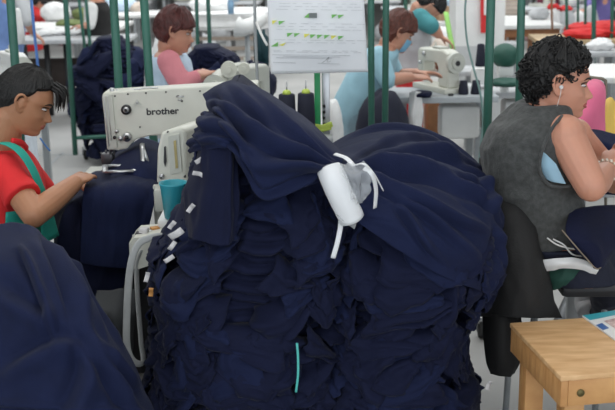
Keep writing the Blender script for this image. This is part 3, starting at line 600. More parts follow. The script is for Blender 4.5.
def up(px, py, Y, px2=None, py2=None, top=2.3, w=.038):
    """vertical post through the pixel at distance Y (slight real lean if a second pixel is given)"""
    p = W(px, py, Y); 
    if px2 is None: return (np.array([p[0], Y, .10]), np.array([p[0], Y, top]), w)
    q = W(px2, py2, Y); d = (q - p) / (q[2] - p[2]); return (p + d * (.10 - p[2]), p + d * (top - p[2]), w)
# near rack behind the large white machine (two thick posts) with its thinner rear posts
E_, G_ = up(113.5, 0, 4.75, 119, 88), up(144, 0, 4.75, 150, 88)
Fp, F2 = up(126, 0, 5.6, 128.5, 60, w=.022), up(135, 0, 5.6, 139, 60, w=.012)
rack('garment_rack', 'dark green tube rack with two thick posts right behind the large white machine', [E_, G_, Fp], [(E_[0] + [0, 0, .1], G_[0] + [0, 0, .1]), (E_[1], G_[1])], [(E_[0][0], 4.75, 0), (G_[0][0], 4.75, 0)])
A_ = up(10.5, 0, 5.0, 15, 62, w=.042); A2 = up(-40, 0, 5.0, -34, 62)
rack('garment_rack', 'dark green tube rack with one thick post behind the man in red', [A_, A2], [(A_[0] + [0, 0, .1], A2[0] + [0, 0, .1])], [(A_[0][0], 5, 0)])
J_, K_ = up(371, 0, 5.0, 371.5, 130, w=.031), up(386, 0, 5.0, 385, 130, w=.031)
rack('garment_rack', 'green tube rack with two close posts right of the pinned paper sign', [J_, K_], [(J_[0] + [0, 0, .05], K_[0] + [0, 0, .05]), (J_[1], K_[1])], [(J_[0][0], 5, 0), (K_[0][0], 5, 0)])
N_, O_ = up(491, 0, 4.5, 486.5, 155, w=.038), up(521.5, 0, 4.5, 519, 100, w=.034)
rack('garment_rack', 'green tube rack with two posts beside the white pillar, behind the curly haired woman', [N_, O_], [(N_[0] + [0, 0, .1], O_[0] + [0, 0, .1]), (N_[1], O_[1])], [(N_[0][0], 4.5, 0), (O_[0][0], 4.5, 0)])
L_, M_ = up(405.5, 0, 8.3, 406.5, 55, w=.030), up(418.5, 0, 8.0, 418, 60, w=.030)
rack('garment_rack', 'thin green tube rack in front of the bending worker in grey', [L_, M_], [(L_[1], M_[1])], [(L_[0][0], 8.3, 0), (M_[0][0], 8.0, 0)])
H_, I_ = up(196.5, 0, 7.5, 198, 60, w=.026), up(208, 0, 7.5, 210, 50, w=.030)
rack('garment_rack', 'green tube rack with two slim posts right of the red haired woman', [H_, I_], [(H_[1], I_[1])], [(H_[0][0], 7.5, 0), (I_[0][0], 7.5, 0)])

# large white machine -------------------------------------------------
MY = 4.3
mc = empty('sewing_machine', W(150, 172, MY + .06), 'large white industrial sewing machine with black lettering on its arm', 'sewing machine')
arm = [(102, 95), (104, 92.5), (150, 89.5), (206, 86), (258, 83), (258, 200), (236, 200), (232, 140), (210, 134.5), (170, 135), (150, 136), (137, 139), (131, 144), (127, 149), (118, 150.5), (107, 150)]
b = bevmod(sub(prismW(MB(), arm, MY, .11), 'arm', cream, mc, smooth='auto'), .010, 3)
sub(prismW(MB(), [(102, 97), (112, 95), (117, 148), (108, 149)], MY - .012, .015), 'face_plate', cream2, mc, smooth='auto')
sub(MB().tube([W(103.5, 95, MY - .016), W(109, 146, MY - .016)], .0022, 6).tube([W(107, 95, MY - .016), W(111.5, 140, MY - .016)], .0015, 6), 'guide_rod', metal, mc)
def disc(px, py, r, m, name, Y=MY - .004, t=.012, parent=None):
    c = W(px, py, Y); return sub(MB().cyl(c, c - [0, t, 0], r, 20), name, m, parent or mc)
disc(126.5, 109.5, .021, dark, 'thread_dial', t=.012); disc(126.5, 109.5, .012, metal, 'dial_cap', t=.016); disc(126.5, 109.5, .006, dark, 'dial_screw', t=.019)
disc(127.5, 136.5, .018, metal, 'tension_knob', t=.022); disc(127.5, 136.5, .009, dark, 'tension_knob', t=.026); disc(121, 138, .010, metal, 'tension_knob', t=.018); disc(115, 137, .007, dark, 'tension_knob', t=.014); disc(117, 131, .007, metal, 'tension_knob', t=.012)
for x, y in [(115, 96), (128, 94), (146, 93), (166, 92), (178, 96), (182, 101), (200, 91), (212, 110), (140, 127)]: disc(x, y, .0036, dark, 'screw', t=.003)
sub(MB().cyl(W(112, 93, MY + .03), W(112, 88, MY + .03), .010, 14).cyl(W(117, 92, MY + .04), W(117, 89, MY + .04), .005, 10), 'tension_post', metal, mc)
sub(MB().tube([W(134, 90, MY + .02), W(141, 88.5, MY + .02), W(148, 87.5, MY + .02), W(158, 88, MY + .02)], .0035, 8, smooth=4), 'thread_guide', metal, mc)
sub(prismW(MB(), [(133, 105), (137, 99), (142, 105)], MY - .004, .006), 'guide_plate', cream2, mc, smooth='auto'); disc(137.5, 102.5, .004, metal, 'screw', t=.006)
sub(MB().tube([W(176, 96.5, MY - .008), W(184, 96.5, MY - .008)], .003, 8).tube([W(178, 100, MY - .008), W(182, 100, MY - .008)], .003, 8), 'lever', metal, mc)
# lettering (built from strokes, lies on the arm)
fd = bpy.data.curves.new('lettering', 'FONT'); fd.body = 'brother'; fd.size = .038; fd.extrude = .0012; fd.offset = .0009; fd.align_x = 'CENTER'; fd.align_y = 'CENTER'
fo = bpy.data.objects.new('lettering', fd); COL.objects.link(fo); upd(); me = bpy.data.meshes.new_from_object(fo.evaluated_get(bpy.context.evaluated_depsgraph_get())); bpy.data.objects.remove(fo)
for v in me.vertices: v.co.x *= 1.12
q = bpy.data.objects.new('lettering', me); COL.objects.link(q); me.materials.clear(); me.materials.append(dark); q.parent = mc; q.location = Vector(W(162.5, 111.5, MY - .001) - world_loc(mc)); q.rotation_euler = (math.pi / 2, math.radians(-1.5), 0)
# needle bar, presser, clamp, bed
sub(MB().cyl(W(110, 150, MY + .03), W(110.5, 168, MY + .03), .006, 10).cyl(W(106, 150, MY + .05), W(106.5, 166, MY + .05), .005, 10).cyl(W(114, 150, MY + .05), W(114, 160, MY + .05), .005, 10).box(W(108, 158, MY + .05), (.05, .05, .045), bev=.004), 'needle_bar', mat('dark_steel', (.10, .10, .11), .4, .6), mc)
sub(MB().box(W(150, 176, MY + .06), (.55, .20, .05), bev=.008), 'bed', cream2, mc)
cl = MB(); z = W(120, 168, 4.14)
for p, q, r in [((105, 166, 4.2), (134, 165, 4.2), .006), ((105, 172, 4.08), (134, 171, 4.08), .006), ((105, 166, 4.2), (105, 172, 4.08), .006), ((134, 165, 4.2), (134, 171, 4.08), .006)]: cl.tube([W(*p), W(*q)], [(r, .012)] * 2, 8, flat=(0, 0, 1))
sub(cl, 'clamp_frame', metal, mc)
sub(MB().tube([W(135, 170, 4.12), W(142, 166, 4.14), W(143, 160, 4.16), W(142, 144, 4.2)], .010, 10, smooth=3).tube([W(148, 162, 4.16), W(142, 144, 4.2)], .006, 8), 'presser_bracket', metal, mc)
# machine table
tb = empty('sewing_table', W(150, 186, 4.3) * [1, 1, 0], 'sewing table carrying the large white machine beside the man in red', 'table')
zt = W(150, 181, MY + .06)[2]; cx_ = W(150, 181, 4.3)[0]
sub(MB().box((cx_ + .34, 4.42, zt - .02), (1.0, .62, .035), bev=.006), 'tabletop', mat('laminate', (.45, .46, .46), .4, var=.04), tb, smooth='auto')
for dx in (-.10, .78): sub(MB().box((cx_ + dx, 4.42, zt / 2 - .02), (.05, .05, zt - .04)).box((cx_ + dx, 4.42, .03), (.06, .55, .05)), 'leg', greym, tb)
# second machine in front (grey-white boxed head)
m2 = empty('sewing_machine', W(178, 183, 3.85), 'grey white boxed machine head with a slotted plate, above the teal cup', 'sewing machine')
R2 = Matrix.Rotation(math.radians(8), 3, 'Z')
bx = MB(); 
A = [W(*p) for p in [(161, 132, 3.85), (181, 127, 3.85), (186, 131, 3.85), (187, 180, 3.85), (156, 184, 3.85), (157, 150, 3.85)]]; B = [W(*p) for p in [(186, 123, 4.15), (206, 118, 4.15), (212, 122, 4.15), (212, 165, 4.15), (180, 170, 4.15), (181, 140, 4.15)]]
n = 6; bx.add(np.array(A + B), [tuple(range(n)), tuple(range(2 * n - 1, n - 1, -1))] + [(i, i + n, (i + 1) % n + n, (i + 1) % n) for i in range(n)])
bevmod(sub(bx, 'head_casing', cream, m2, smooth='auto'), .012, 3)
def quadW(mb, pts, Y, t=.004): return prismW(mb, pts, Y, t)
sub(quadW(MB(), [(168, 137), (179, 134), (182, 172), (170, 175)], 3.842, .008), 'slot_plate', cream2, m2, smooth='auto')
sub(quadW(MB(), [(173.5, 141), (176, 140.4), (178, 168), (175.5, 168.7)], 3.838, .008), 'slot', mat('brass', (.45, .36, .16), .4, .5), m2, smooth='auto')
sub(quadW(MB(), [(164, 147), (165.5, 146.5), (166.5, 162), (165, 167), (163.6, 162)], 3.842, .008), 'slot', dark, m2, smooth='auto')
disc(162, 176, .010, metal, 'knob', Y=3.85, parent=m2); disc(168, 131.5, .003, dark, 'screw', Y=3.85, parent=m2); disc(185, 176, .004, dark, 'screw', Y=3.85, parent=m2)
sub(MB().box(W(172, 196, 3.95), (.12, .16, .09), bev=.01).box(W(158, 205, 3.95), (.03, .03, .16), bev=.004), 'head_base', cream2, m2, smooth='auto')
# teal cup
cp = MB(); c = W(175, 217, 3.55); h = .115; 
cp.lathe([(.036, 0), (.047, h), (.050, h + .004), (.050, h + .010), (.045, h + .008), (.034, .006)], c, seg=28); cp.build('plastic_cup', mat('teal_plastic', (.04, .36, .44), .35), label='teal plastic cup below the boxed machine head, left of the heap', cat='cup')
# table under second machine with clutter, white corner bin, strap
t2 = empty('sewing_table', W(160, 230, 3.75) * [1, 1, 0], 'white edged work surface between the hanging garment and the navy heap', 'table')
zz_ = c[2]
sub(MB().box((c[0] + .04, 3.75, zz_ - .02), (.20, .45, .03), bev=.008), 'tabletop', white, t2, smooth='auto'); sub(MB().box((c[0] + .02, 3.8, zz_ / 2 - .02), (.05, .05, zz_ - .04)), 'leg', greym, t2)
bn = empty('parts_tray', W(146, 262, 3.45), 'white plastic tray with rounded corner and clutter, left of the navy heap', 'tray')
sub(prismW(MB(), [(129, 243), (134, 238), (160, 236), (160, 262), (136, 270), (130, 266)], 3.42, .16), 'tray_body', cream, bn, smooth='auto')
for i, (x, y, mm) in enumerate([(140, 235, 'dark_plastic'), (148, 233, 'steel'), (155, 230, 'orange_tag'), (144, 231, 'tag_paper'), (151, 236, 'white_plastic'), (137, 238, 'steel')]):
    MB().box(W(x, y, 3.48 + .02 * (i % 3)), (.03, .03, .022), rz=i, bev=.003).build('sewing_notion', MATS[mm], smooth='auto', label='small %s piece among the clutter in the white tray' % ['black', 'grey metal', 'orange', 'pale paper', 'white plastic', 'flat steel'][i], cat='clutter', group='clutter in the white tray')
MB().tube([W(*p) for p in [(166, 236, 3.36), (150, 238, 3.34), (137, 246, 3.33), (130, 270, 3.33), (127, 310, 3.33), (127, 346, 3.33), (133, 361, 3.34), (143, 362, 3.36), (141, 340, 3.38), (138, 300, 3.4), (137, 268, 3.42), (142, 250, 3.42)]], [(.003, .013)] * 12, 10, smooth=6, flat=(0, 1, 0)).build('webbing_strap', mat('grey_webbing', (.50, .51, .50), .8), label='pale grey webbing strap looped down left of the navy heap', cat='strap')
# garments at the machine
cloth('garment', [
    [(92, 172, 4.35), (110, 168, 4.38), (135, 166, 4.4), (158, 172, 4.4)],
    [(87, 183, 4.05), (108, 180, 4.05), (134, 178, 4.05), (157, 184, 4.05)],
    [(84, 195, 3.92), (106, 194, 3.9), (132, 192, 3.9), (155, 198, 3.92)],
    [(83, 230, 3.90), (104, 232, 3.88), (128, 232, 3.88), (147, 235, 3.9)],
    [(82, 262, 3.90), (102, 266, 3.87), (124, 268, 3.87), (138, 268, 3.9)]], navy2, lambda U, V: .012 * (ridge(V * 3 + .4 * noise3(U * 2, V * 3, 1, 2), U * .8, 0, 33)) + .004 * noise3(U * 8, V * 12, 0, 3), label='navy garment under the needle, hanging over the table edge before the large machine', cat='garment')
cloth('garment', [
    [(80, 200, 4.0), (96, 240, 3.99), (120, 250, 3.98), (136, 250, 3.98)], [(80, 262, 3.98), (94, 285, 3.97), (112, 285, 3.96), (130, 275, 3.98)], [(80, 300, 3.97), (88, 308, 3.95), (100, 306, 3.96), (110, 300, 3.98)]], navy, lambda U, V: .012 * ridge(V * 3, U, 0, 3), nu=40, nv=40, label='dark underside of the navy garment, trailing below its bright hem', cat='garment')
cloth('garment', [
    [(106, 162, 4.45), (118, 152, 4.5), (134, 144, 4.5), (148, 142, 4.5), (160, 146, 4.5)], [(108, 170, 4.3), (122, 160, 4.3), (138, 155, 4.3), (152, 156, 4.3), (164, 160, 4.3)], [(112, 176, 4.15), (124, 172, 4.12), (140, 172, 4.1), (154, 176, 4.1), (166, 184, 4.1)], [(130, 190, 4.05), (140, 200, 4.0), (150, 205, 4.0), (160, 210, 4.0), (168, 212, 4.0)]], navy2, lambda U, V: .02 * ridge(V * 2.5 + U, U * 1.5, 0, 12), nu=50, nv=50, label='navy fabric bunched under the arm of the large white machine', cat='garment')
cloth('garment', [
    [(52, 196, 4.35), (68, 190, 4.4), (86, 185, 4.4)], [(55, 225, 4.2), (70, 215, 4.15), (90, 212, 4.2)], [(58, 255, 4.1), (76, 255, 4.05), (92, 250, 4.1)], [(60, 300, 4.1), (80, 300, 4.05), (100, 300, 4.1)]], navy, lambda U, V: .025 * ridge(U * 3 + V, V * 1.5, 0, 15), nu=50, nv=40, label='navy garments lying beside the elbow of the man in red', cat='garment')
cloth('mesh_bag', [
    [(98, 292, 3.7), (118, 288, 3.7), (134, 290, 3.75)], [(92, 320, 3.62), (115, 322, 3.6), (132, 322, 3.68)], [(96, 350, 3.6), (116, 352, 3.58), (130, 350, 3.66)], [(100, 400, 3.6), (118, 400, 3.6), (128, 400, 3.7)]], mat('grey_mesh', (.05, .055, .06), .8), lambda U, V: .015 * ridge(V * 3, U * 2, 0, 5), nu=40, nv=40, label='dark grey mesh bag beneath the hanging garment', cat='bag')
MB().box((W(112, 300, 4.2)[0], 4.28, .25), (.5, .28, .5), bev=.01).build('shade_block', dark, smooth='auto', label='black block standing in for the deep shade under the machine table', cat='box')  # added black block, paints the dark void below the table as shade

# thread cones behind the heap + rack strip
cone_lab = ['dark navy thread cone on the left, yellow green top, behind the left bundle', 'dark navy thread cone beside the bright green strip, yellow green top']
st = empty('thread_stand', W(300, 135, 4.2) * [1, 1, 0], 'thread stand with a bright green strip and chrome slotted upright behind the heap', 'thread stand')
ystr = mat('lime_plastic', (.50, .62, .10), .4); bgreen = mat('bright_green_strip', (.02, .30, .10), .4)
for i, (x, yb, yt) in enumerate([(287.5, 133, 94), (306.5, 134, 93)]):
    c = W(x, yb, 4.35); h = W(x, yt, 4.35)[2] - c[2]; e = empty('thread_cone', c, cone_lab[i], 'thread cone')
    sub(MB().lathe([(.034, 0), (.038, .004), (.037, h * .5), (.034, h - .004), (.030, h)], c, seg=28), 'thread', navydk, e)
    sub(MB().lathe([(.018, h - .002), (.018, h + .008), (.012, h + .016), (.005, h + .018)], c, seg=20), 'cone_cap', ystr, e)
    sub(MB().cyl(c + [0, 0, h], c + [0, 0, h + .055], .003, 8), 'spindle', metal, st)
sub(MB().box(W(297, 135, 4.35) + [0, 0, -.02], (.3, .12, .02)), 'cone_shelf', greym, st)
sub(MB().box((W(317.5, 100, 4.5)[0], 4.5, .72), (.026, .02, 1.36), bev=.003), 'green_strip', bgreen, st); sub(MB().box((W(326, 100, 4.52)[0], 4.52, .72), (.034, .02, 1.36), bev=.003), 'slotted_upright', metal, st)
for k in range(4): sub(MB().box(W(324, 106 + k * 6, 4.50), (.012, .006, .012)), 'slot', dark, st)
sub(MB().tube([W(312, 126, 4.47), W(322, 127.5, 4.465), (W(332, 124, 4.48))], [(.013, .005)] * 3, 10, smooth=4, flat=(0, 0, 1)).tube([W(312, 131, 4.47), W(322, 130, 4.465), (W(331, 128, 4.48))], [(.008, .005)] * 3, 10, smooth=4, flat=(0, 0, 1)), 'tape_wrap', ystr, st)

# pinned paper sign on a thin hanger rod
SY = 4.35; sg = empty('paper_sign', W(318, 73, SY), 'large white paper sheet with small green and yellow marks hanging above the heap', 'sign')
paper = mat('sheet_paper', (.80, .82, .84), .5, var=.02)
P = patch([[(264, -60, SY), (312, -60, SY), (361, -60, SY)], [(266, -20, SY), (313, -20, SY + .01), (363, -20, SY)], [(269, 36, SY), (318, 36, SY - .012), (366, 36, SY)], [(271, 74, SY), (318, 73, SY - .004), (368, 72, SY)]], 30, 30); sub(MB().grid(P), 'sheet', paper, sg, solid=.002)
def onp(px, py, d=.004): u = (px - 270) / 98; return W(px, py, SY - .006 - .010 * math.sin(math.pi * max(0, min(1, u))) - d)
gm = mat('mark_green', (.18, .50, .12), .5); ym = mat('mark_yellow', (.75, .72, .12), .5); dm = mat('mark_grey', (.16, .18, .18), .5); lm = mat('print_grey', (.52, .54, .56), .6)
def tri(lst, m, name):
    mb = MB()
    for pts in lst: mb.add(np.array([onp(*p) for p in pts]), [tuple(range(len(pts)))])
    sub(mb, name, m, sg, smooth=False, solid=.0008)
T = lambda x, y, w=6, h=4: [(x, y), (x + w, y), (x + .4, y + h)]
tri([[(304, 17.5), (309, 13), (309, 17.8)], T(331.5, 14.5), T(338, 14.8), T(278.5, 21, 6.5), T(287, 33), T(294, 33.2), T(310, 34.5), T(317, 34.8), T(324, 35), T(338, 36), [(271, 46.5), (278, 42), (278, 46.5)]], gm, 'green_marks')
tri([T(272, 20.5, 5), T(304, 34, 6), T(331, 35.5, 6), [(279, 45), (286, 42.5), (283, 46)]], ym, 'yellow_marks')
tri([[(309, 13), (317, 13), (317, 18), (309, 18)]], dm, 'grey_marks')
r = random.Random(2); ln = []
for y in [3, 6, 9, 23, 26, 29, 39.5, 42, 50, 51.5]:
    x = 273 + r.random() * 6
    while x < 358: w = r.uniform(3, 12); ln.append([(x, y + (x - 270) * .012), (x + w, y + (x + w - 270) * .012), (x + w, y + .35 + (x + w - 270) * .012), (x, y + .35 + (x - 270) * .012)]); x += w + r.uniform(2, 7)
for y, a, b_ in [(54.5, 272, 350), (56, 283, 340), (57.3, 276, 332), (62, 273, 296), (63, 318, 340)]: ln.append([(a, y), (b_, y + .8), (b_, y + 1.3), (a, y + .5)])
tri(ln, lm, 'print_lines')
sub(MB().tube([onp(322, 63), onp(326, 60), onp(329, 57), onp(327, 62), onp(331, 61)], .0008, 5, smooth=4), 'signature', dm, sg)
hr = empty('hanger_rod', W(258, 90, 4.5), 'thin grey rod standing left of the paper sign', 'rod'); sub(MB().tube([W(254, -60, 4.5), W(255, 20, 4.5), W(258, 95, 4.5), W(259, 140, 4.5)], .0065, 8, smooth=4), 'rod', greym, hr); sub(MB().tube([W(256, 22, 4.5), W(262, 36, 4.45), W(267, 45, 4.4)], .0055, 8), 'hook_arm', white, hr)

# wooden table lower right ----------------------------------------------
zt = .60; a, b_, c_ = G(511, 323, zt), G(561.5, 376, zt), G(700, 300, zt)
ux = b_ - a; L1 = np.linalg.norm(ux); ux = ux / L1; d_ = G(650, 304, zt) - a; vy = d_ - ux * d_.dot(ux); vy /= np.linalg.norm(vy)
wt = empty('wooden_table', (a + b_) / 2 * [1, 1, 0], 'low pine wood table with knotty apron in the lower right corner', 'table')
Rt = Matrix(((vy[0], -ux[0], 0), (vy[1], -ux[1], 0), (0, 0, 1))); Wd = .95
def tb_box(u0, u1, v0, v1, z0, z1, name, m, bev=.003): 
    c = a + ux * (u0 + u1) / 2 + vy * (v0 + v1) / 2; c[2] = (z0 + z1) / 2
    return sub(MB().box(c, (v1 - v0, u1 - u0, z1 - z0), R=Rt, bev=bev), name, m, wt, smooth='auto')
tb_box(-.003, L1 + .003, -.003, Wd, zt - .016, zt, 'tabletop', woodl)
tb_box(0, L1, 0, .022, zt - .095, zt - .016, 'apron', wood); tb_box(L1 - .022, L1, .022, Wd, zt - .095, zt - .016, 'apron', wood); tb_box(0, .022, .022, Wd, zt - .095, zt - .016, 'apron', wood)
for u, v in ((.025, .024), (L1 - .085, .024), (.025, Wd - .09), (L1 - .085, Wd - .09)): tb_box(u, u + .06, v, v + .06, 0, zt - .095, 'leg', wood)
q = a + ux * L1 + vy * .058; q[2] = zt - .055; sub(MB().cyl(q, q + ux * .004, .011, 16), 'bolt', mat('bolt_bronze', (.16, .13, .05), .5, .5), wt)
# magazine on it
mg = empty('magazine', G(600, 325, zt), 'glossy magazine with a teal band lying on the pine table', 'magazine')
mz = zt + .006; pts = [G(582, 315.5, mz), G(620, 343, mz), G(690, 330, mz), G(640, 306, mz)]
m_ = MB(); B2 = [p - [0, 0, .005] for p in pts]; m_.add(np.array(pts + B2), [(0, 1, 2, 3), (7, 6, 5, 4)] + [(i, i + 4, (i + 1) % 4 + 4, (i + 1) % 4) for i in range(4)]); sub(m_, 'pages', white, mg, smooth=False)
def mq(pp, m, name, z=mz + .0008): sub(MB().add(np.array([G(x, y, z) for x, y in pp]), [tuple(range(len(pp)))]), name, m, mg, smooth=False, solid=.0006)
mq([(583, 315.3), (590, 320), (645, 309), (636, 307)], mat('mag_teal', (.05, .42, .50), .3), 'teal_band')
mq([(604, 321), (617, 329.5), (634, 325), (620, 317)], mat('mag_photo', (.30, .12, .12), .3, col2=(.75, .6, .55), scale=60), 'cover_photo')
mq([(596, 325), (603, 330), (609, 328), (602, 323)], mat('mag_blue', (.03, .12, .35), .3), 'cover_print')

# chair with black jacket, bits on the floor -----------------------------
ch = empty('work_chair', W(530, 380, 3.75) * [1, 1, 0], 'work chair of the curly haired woman, hidden under a black jacket', 'chair')
sx = W(545, 290, 3.5)[0]
sub(MB().box((sx + .14, 3.52, .62), (.24, .36, .05), bev=.02), 'seat', dark, ch, smooth='auto'); sub(MB().box((sx - .17, 3.52, .86), (.03, .38, .42), bev=.012), 'backrest', dark, ch, smooth='auto')
for dx, dy in ((-.14, -.17), (.24, -.17), (-.14, .17), (.24, .17)): sub(MB().cyl((sx + .06 + dx * .9 - .02, 3.52 + dy, .0), (sx + .06 + dx * .9, 3.52 + dy, .58), .012, 10), 'leg', greym, ch)
cloth('jacket', [
    [(482, 160, 3.66), (494, 152, 3.62), (506, 165, 3.6), (512, 185, 3.6)],
    [(480, 200, 3.45), (498, 195, 3.36), (518, 205, 3.33), (536, 225, 3.4)],
    [(480, 250, 3.36), (504, 250, 3.24), (528, 252, 3.21), (549, 262, 3.3)],
    [(482, 290, 3.33), (508, 292, 3.2), (534, 290, 3.17), (556, 295, 3.26)],
    [(484, 316, 3.33), (508, 317, 3.2), (535, 318, 3.17), (562, 318, 3.26)]], blackc, lambda U, V: .016 * ridge(V * 2.5 + U * .6, U * 1.2, 0, 21) + .003 * noise3(U * 10, V * 10, 0, 1), label='black jacket draped over the chair behind the curly haired woman', cat='jacket')
cloth('jacket_sleeve', [
    [(484, 312, 3.36), (500, 314, 3.25), (520, 314, 3.28)], [(486, 335, 3.36), (502, 336, 3.22), (521, 334, 3.28)], [(487, 362, 3.36), (502, 366, 3.22), (519, 360, 3.28)], [(490, 374, 3.38), (502, 376, 3.26), (514, 373, 3.3)]], blackc, lambda U, V: .01 * ridge(V * 2, U, 0, 2), nu=30, nv=30, label='black sleeve end hanging below the jacket left of the pine table', cat='jacket')
cloth('garment', [
    [(570, 214, 3.30), (588, 206, 3.32), (606, 204, 3.38), (625, 205, 3.42)], [(566, 232, 3.22), (584, 232, 3.2), (602, 230, 3.24), (622, 228, 3.3)], [(576, 250, 3.18), (590, 252, 3.16), (602, 250, 3.2), (616, 246, 3.28)], [(590, 266, 3.18), (595, 268, 3.17), (600, 268, 3.19), (606, 260, 3.24)]], navy, lambda U, V: .012 * ridge(V * 2 + U, U, 0, 5), nu=50, nv=50, label='navy garment with piped edge spread on the lap of the curly haired woman', cat='garment')
MB().tube([W(*p) for p in [(562, 230, 3.2), (572, 242, 3.17), (586, 258, 3.15), (597, 269, 3.15), (604, 262, 3.2), (611, 246, 3.25), (615, 228, 3.28)]], .0025, 6, smooth=5).build('piping_cord', mat('piping_tan', (.20, .16, .12), .7), label='thin tan piping along the edge of the navy garment on the lap', cat='cord')
cloth('cloth_strip', [[(543, 260, 3.26), (560, 258, 3.24), (580, 259, 3.24), (598, 267, 3.24)], [(544, 266, 3.26), (562, 263, 3.23), (582, 265, 3.23), (598, 270, 3.23)], [(546, 271, 3.27), (563, 268, 3.24), (582, 270, 3.24), (596, 274, 3.24)]], whitecloth, lambda U, V: .004 * ridge(V * 3, U, 0, 3), nu=20, nv=40, label='white cloth strip sticking out under the seated woman in grey', cat='cloth')
cloth('cloth_strip', [[(545, 272, 3.30), (565, 268, 3.27), (580, 270, 3.27)], [(548, 280, 3.29), (562, 280, 3.26), (574, 277, 3.26)], [(552, 290, 3.29), (560, 288, 3.27), (566, 283, 3.27)]], mat('dark_green_cloth', (.008, .05, .035), .8), lambda U, V: .004 * ridge(V * 3, U, 0, 3), nu=20, nv=30, label='dark green cloth scrap under the white strip by the chair', cat='cloth')
sub_e = empty('chair_foot_bar', G(566, 318, 0), 'grey flat metal base bar on the floor right of the black jacket', 'metal bar'); p0, p1 = G(556, 332, .02), G(600, 232, .02); sub(MB().tube([p0, p1], [(.02, .035)] * 2, 4, flat=(0, 0, 1)), 'bar', mat('dull_steel', (.20, .21, .22), .5, .4), sub_e)
# socks/shoes
MB().tube([W(588, 288, 3.92), W(586, 302, 3.92), W(590, 312, 3.88)], [.045, .045, .05], 14, smooth=4).build('sock', mat('sock_grey', (.45, .45, .46), .9), label='pale grey sock below the dark trouser leg above the pine table', cat='sock')
# ================================================================ background of the workshop
def place(o, loc, rz=0): o.location = Vector(loc); o.rotation_euler = (0, 0, rz); return o
def local_table(label, w, d, h, top_m, leg_m, name='work_table', group=None, lw=.045, motor=False, shelf=False):
    e = empty(name, (0, 0, 0), label, 'table', group)
    MB().box((0, 0, h - .02), (w, d, .04), bev=.005).build('tabletop', top_m, e, smooth='auto')
    for sx in (-1, 1):
        for sy in (-1, 1): MB().box((sx * (w / 2 - .06), sy * (d / 2 - .06), (h - .04) / 2), (lw, lw, h - .04)).build('leg', leg_m, e, smooth='auto')
    if motor: MB().box((.12, .05, h - .20), (.26, .18, .22), bev=.03).cyl((.27, .05, h - .2), (.31, .05, h - .2), .06, 16).build('motor', white, e, smooth='auto'); MB().box((0, 0, .12), (w - .14, .04, .04)).box((.05, -.05, .10), (.3, .22, .02)).build('treadle_bar', leg_m, e, smooth='auto')
    if shelf: MB().box((0, 0, .25), (w - .08, d - .08, .03)).build('shelf', leg_m, e, smooth='auto')
    return e
def local_machine(label, m=None, group=None):
    """industrial sewing head, arm along X, needle at -X, handwheel at +X, base at z=0"""
    m = m or cream; e = empty('sewing_machine', (0, 0, 0), label, 'sewing machine', group)
    MB().box((0, 0, .02), (.48, .18, .04), bev=.006).build('bed', m, e, smooth='auto')
    mb = MB(); mb.prism([(-.23, .13), (-.23, .29), (-.20, .31), (.14, .32), (.21, .30), (.22, .04), (.08, .04), (.075, .18), (.05, .215), (-.14, .215), (-.15, .13)], .11)
    bevmod(mb.build('arm', m, e, smooth='auto'), .015, 3)
    MB().cyl((.22, 0, .23), (.255, 0, .23), .075, 24).cyl((.255, 0, .23), (.27, 0, .23), .045, 20).build('handwheel', cream2, e, smooth='auto'); MB().cyl((.27, 0, .23), (.275, 0, .23), .02, 12).build('wheel_hub', dark, e, smooth='auto')
    MB().cyl((-.19, 0, .14), (-.19, 0, .05), .006, 8).box((-.19, 0, .05), (.03, .03, .006)).build('needle_bar', metal, e)
    MB().cyl((-.12, -.055, .27), (-.12, -.07, .27), .018, 14).cyl((-.17, -.055, .2), (-.17, -.075, .2), .014, 12).build('tension_knob', metal, e)
    MB().cyl((-.05, 0, .31), (-.05, 0, .36), .006, 8).box((.02, 0, .325), (.12, .07, .02), bev=.006).build('top_cover', cream2, e, smooth='auto')
    return e
def lump(name, c, r, m, label, cat, group=None, seed=0, amp=.25, rz=0, n=44):
    a = np.linspace(0, 2 * np.pi, n + 1); b = np.linspace(-np.pi / 2, np.pi / 2, n // 2); A, B_ = np.meshgrid(a, b); d = np.stack([np.cos(A) * np.cos(B_), np.sin(A) * np.cos(B_), np.sin(B_)], -1)
    k = 1 + amp * fbm(d[..., 0] * 1.7, d[..., 1] * 1.7, d[..., 2] * 2.2, seed) * .6 + amp * .30 * ridge(d[..., 0] * 4, d[..., 1] * 4, d[..., 2] * 5, seed + 9)
    P = d * k[..., None] * np.array(r); P[..., 2] = np.maximum(P[..., 2] + r[2] * .8, 0); ca, sa = math.cos(rz), math.sin(rz); P = P @ np.array([[ca, sa, 0], [-sa, ca, 0], [0, 0, 1]])
    return MB().grid(P + np.array(c)).build(name, m, label=label, cat=cat, group=group)
def loc_px(px, py, z): return G(px, py, z)
tan = mat('beige_cloth', (.55, .47, .40), .8, var=.1); gr_c = mat('light_grey_cloth', (.50, .51, .52), .8, var=.1); redc = mat('red_cloth', (.65, .03, .03), .8); pinkc = mat('pink_cloth', (.85, .18, .32), .8, bump=.2, var=.05); yel = mat('yellow_cloth', (.85, .58, .12), .8, bump=.2, var=.05)
olive = mat('olive_cloth', (.16, .20, .07), .8); lav = mat('lavender_cloth', (.45, .30, .60), .8); org = mat('orange_red_cloth', (.80, .16, .08), .8)

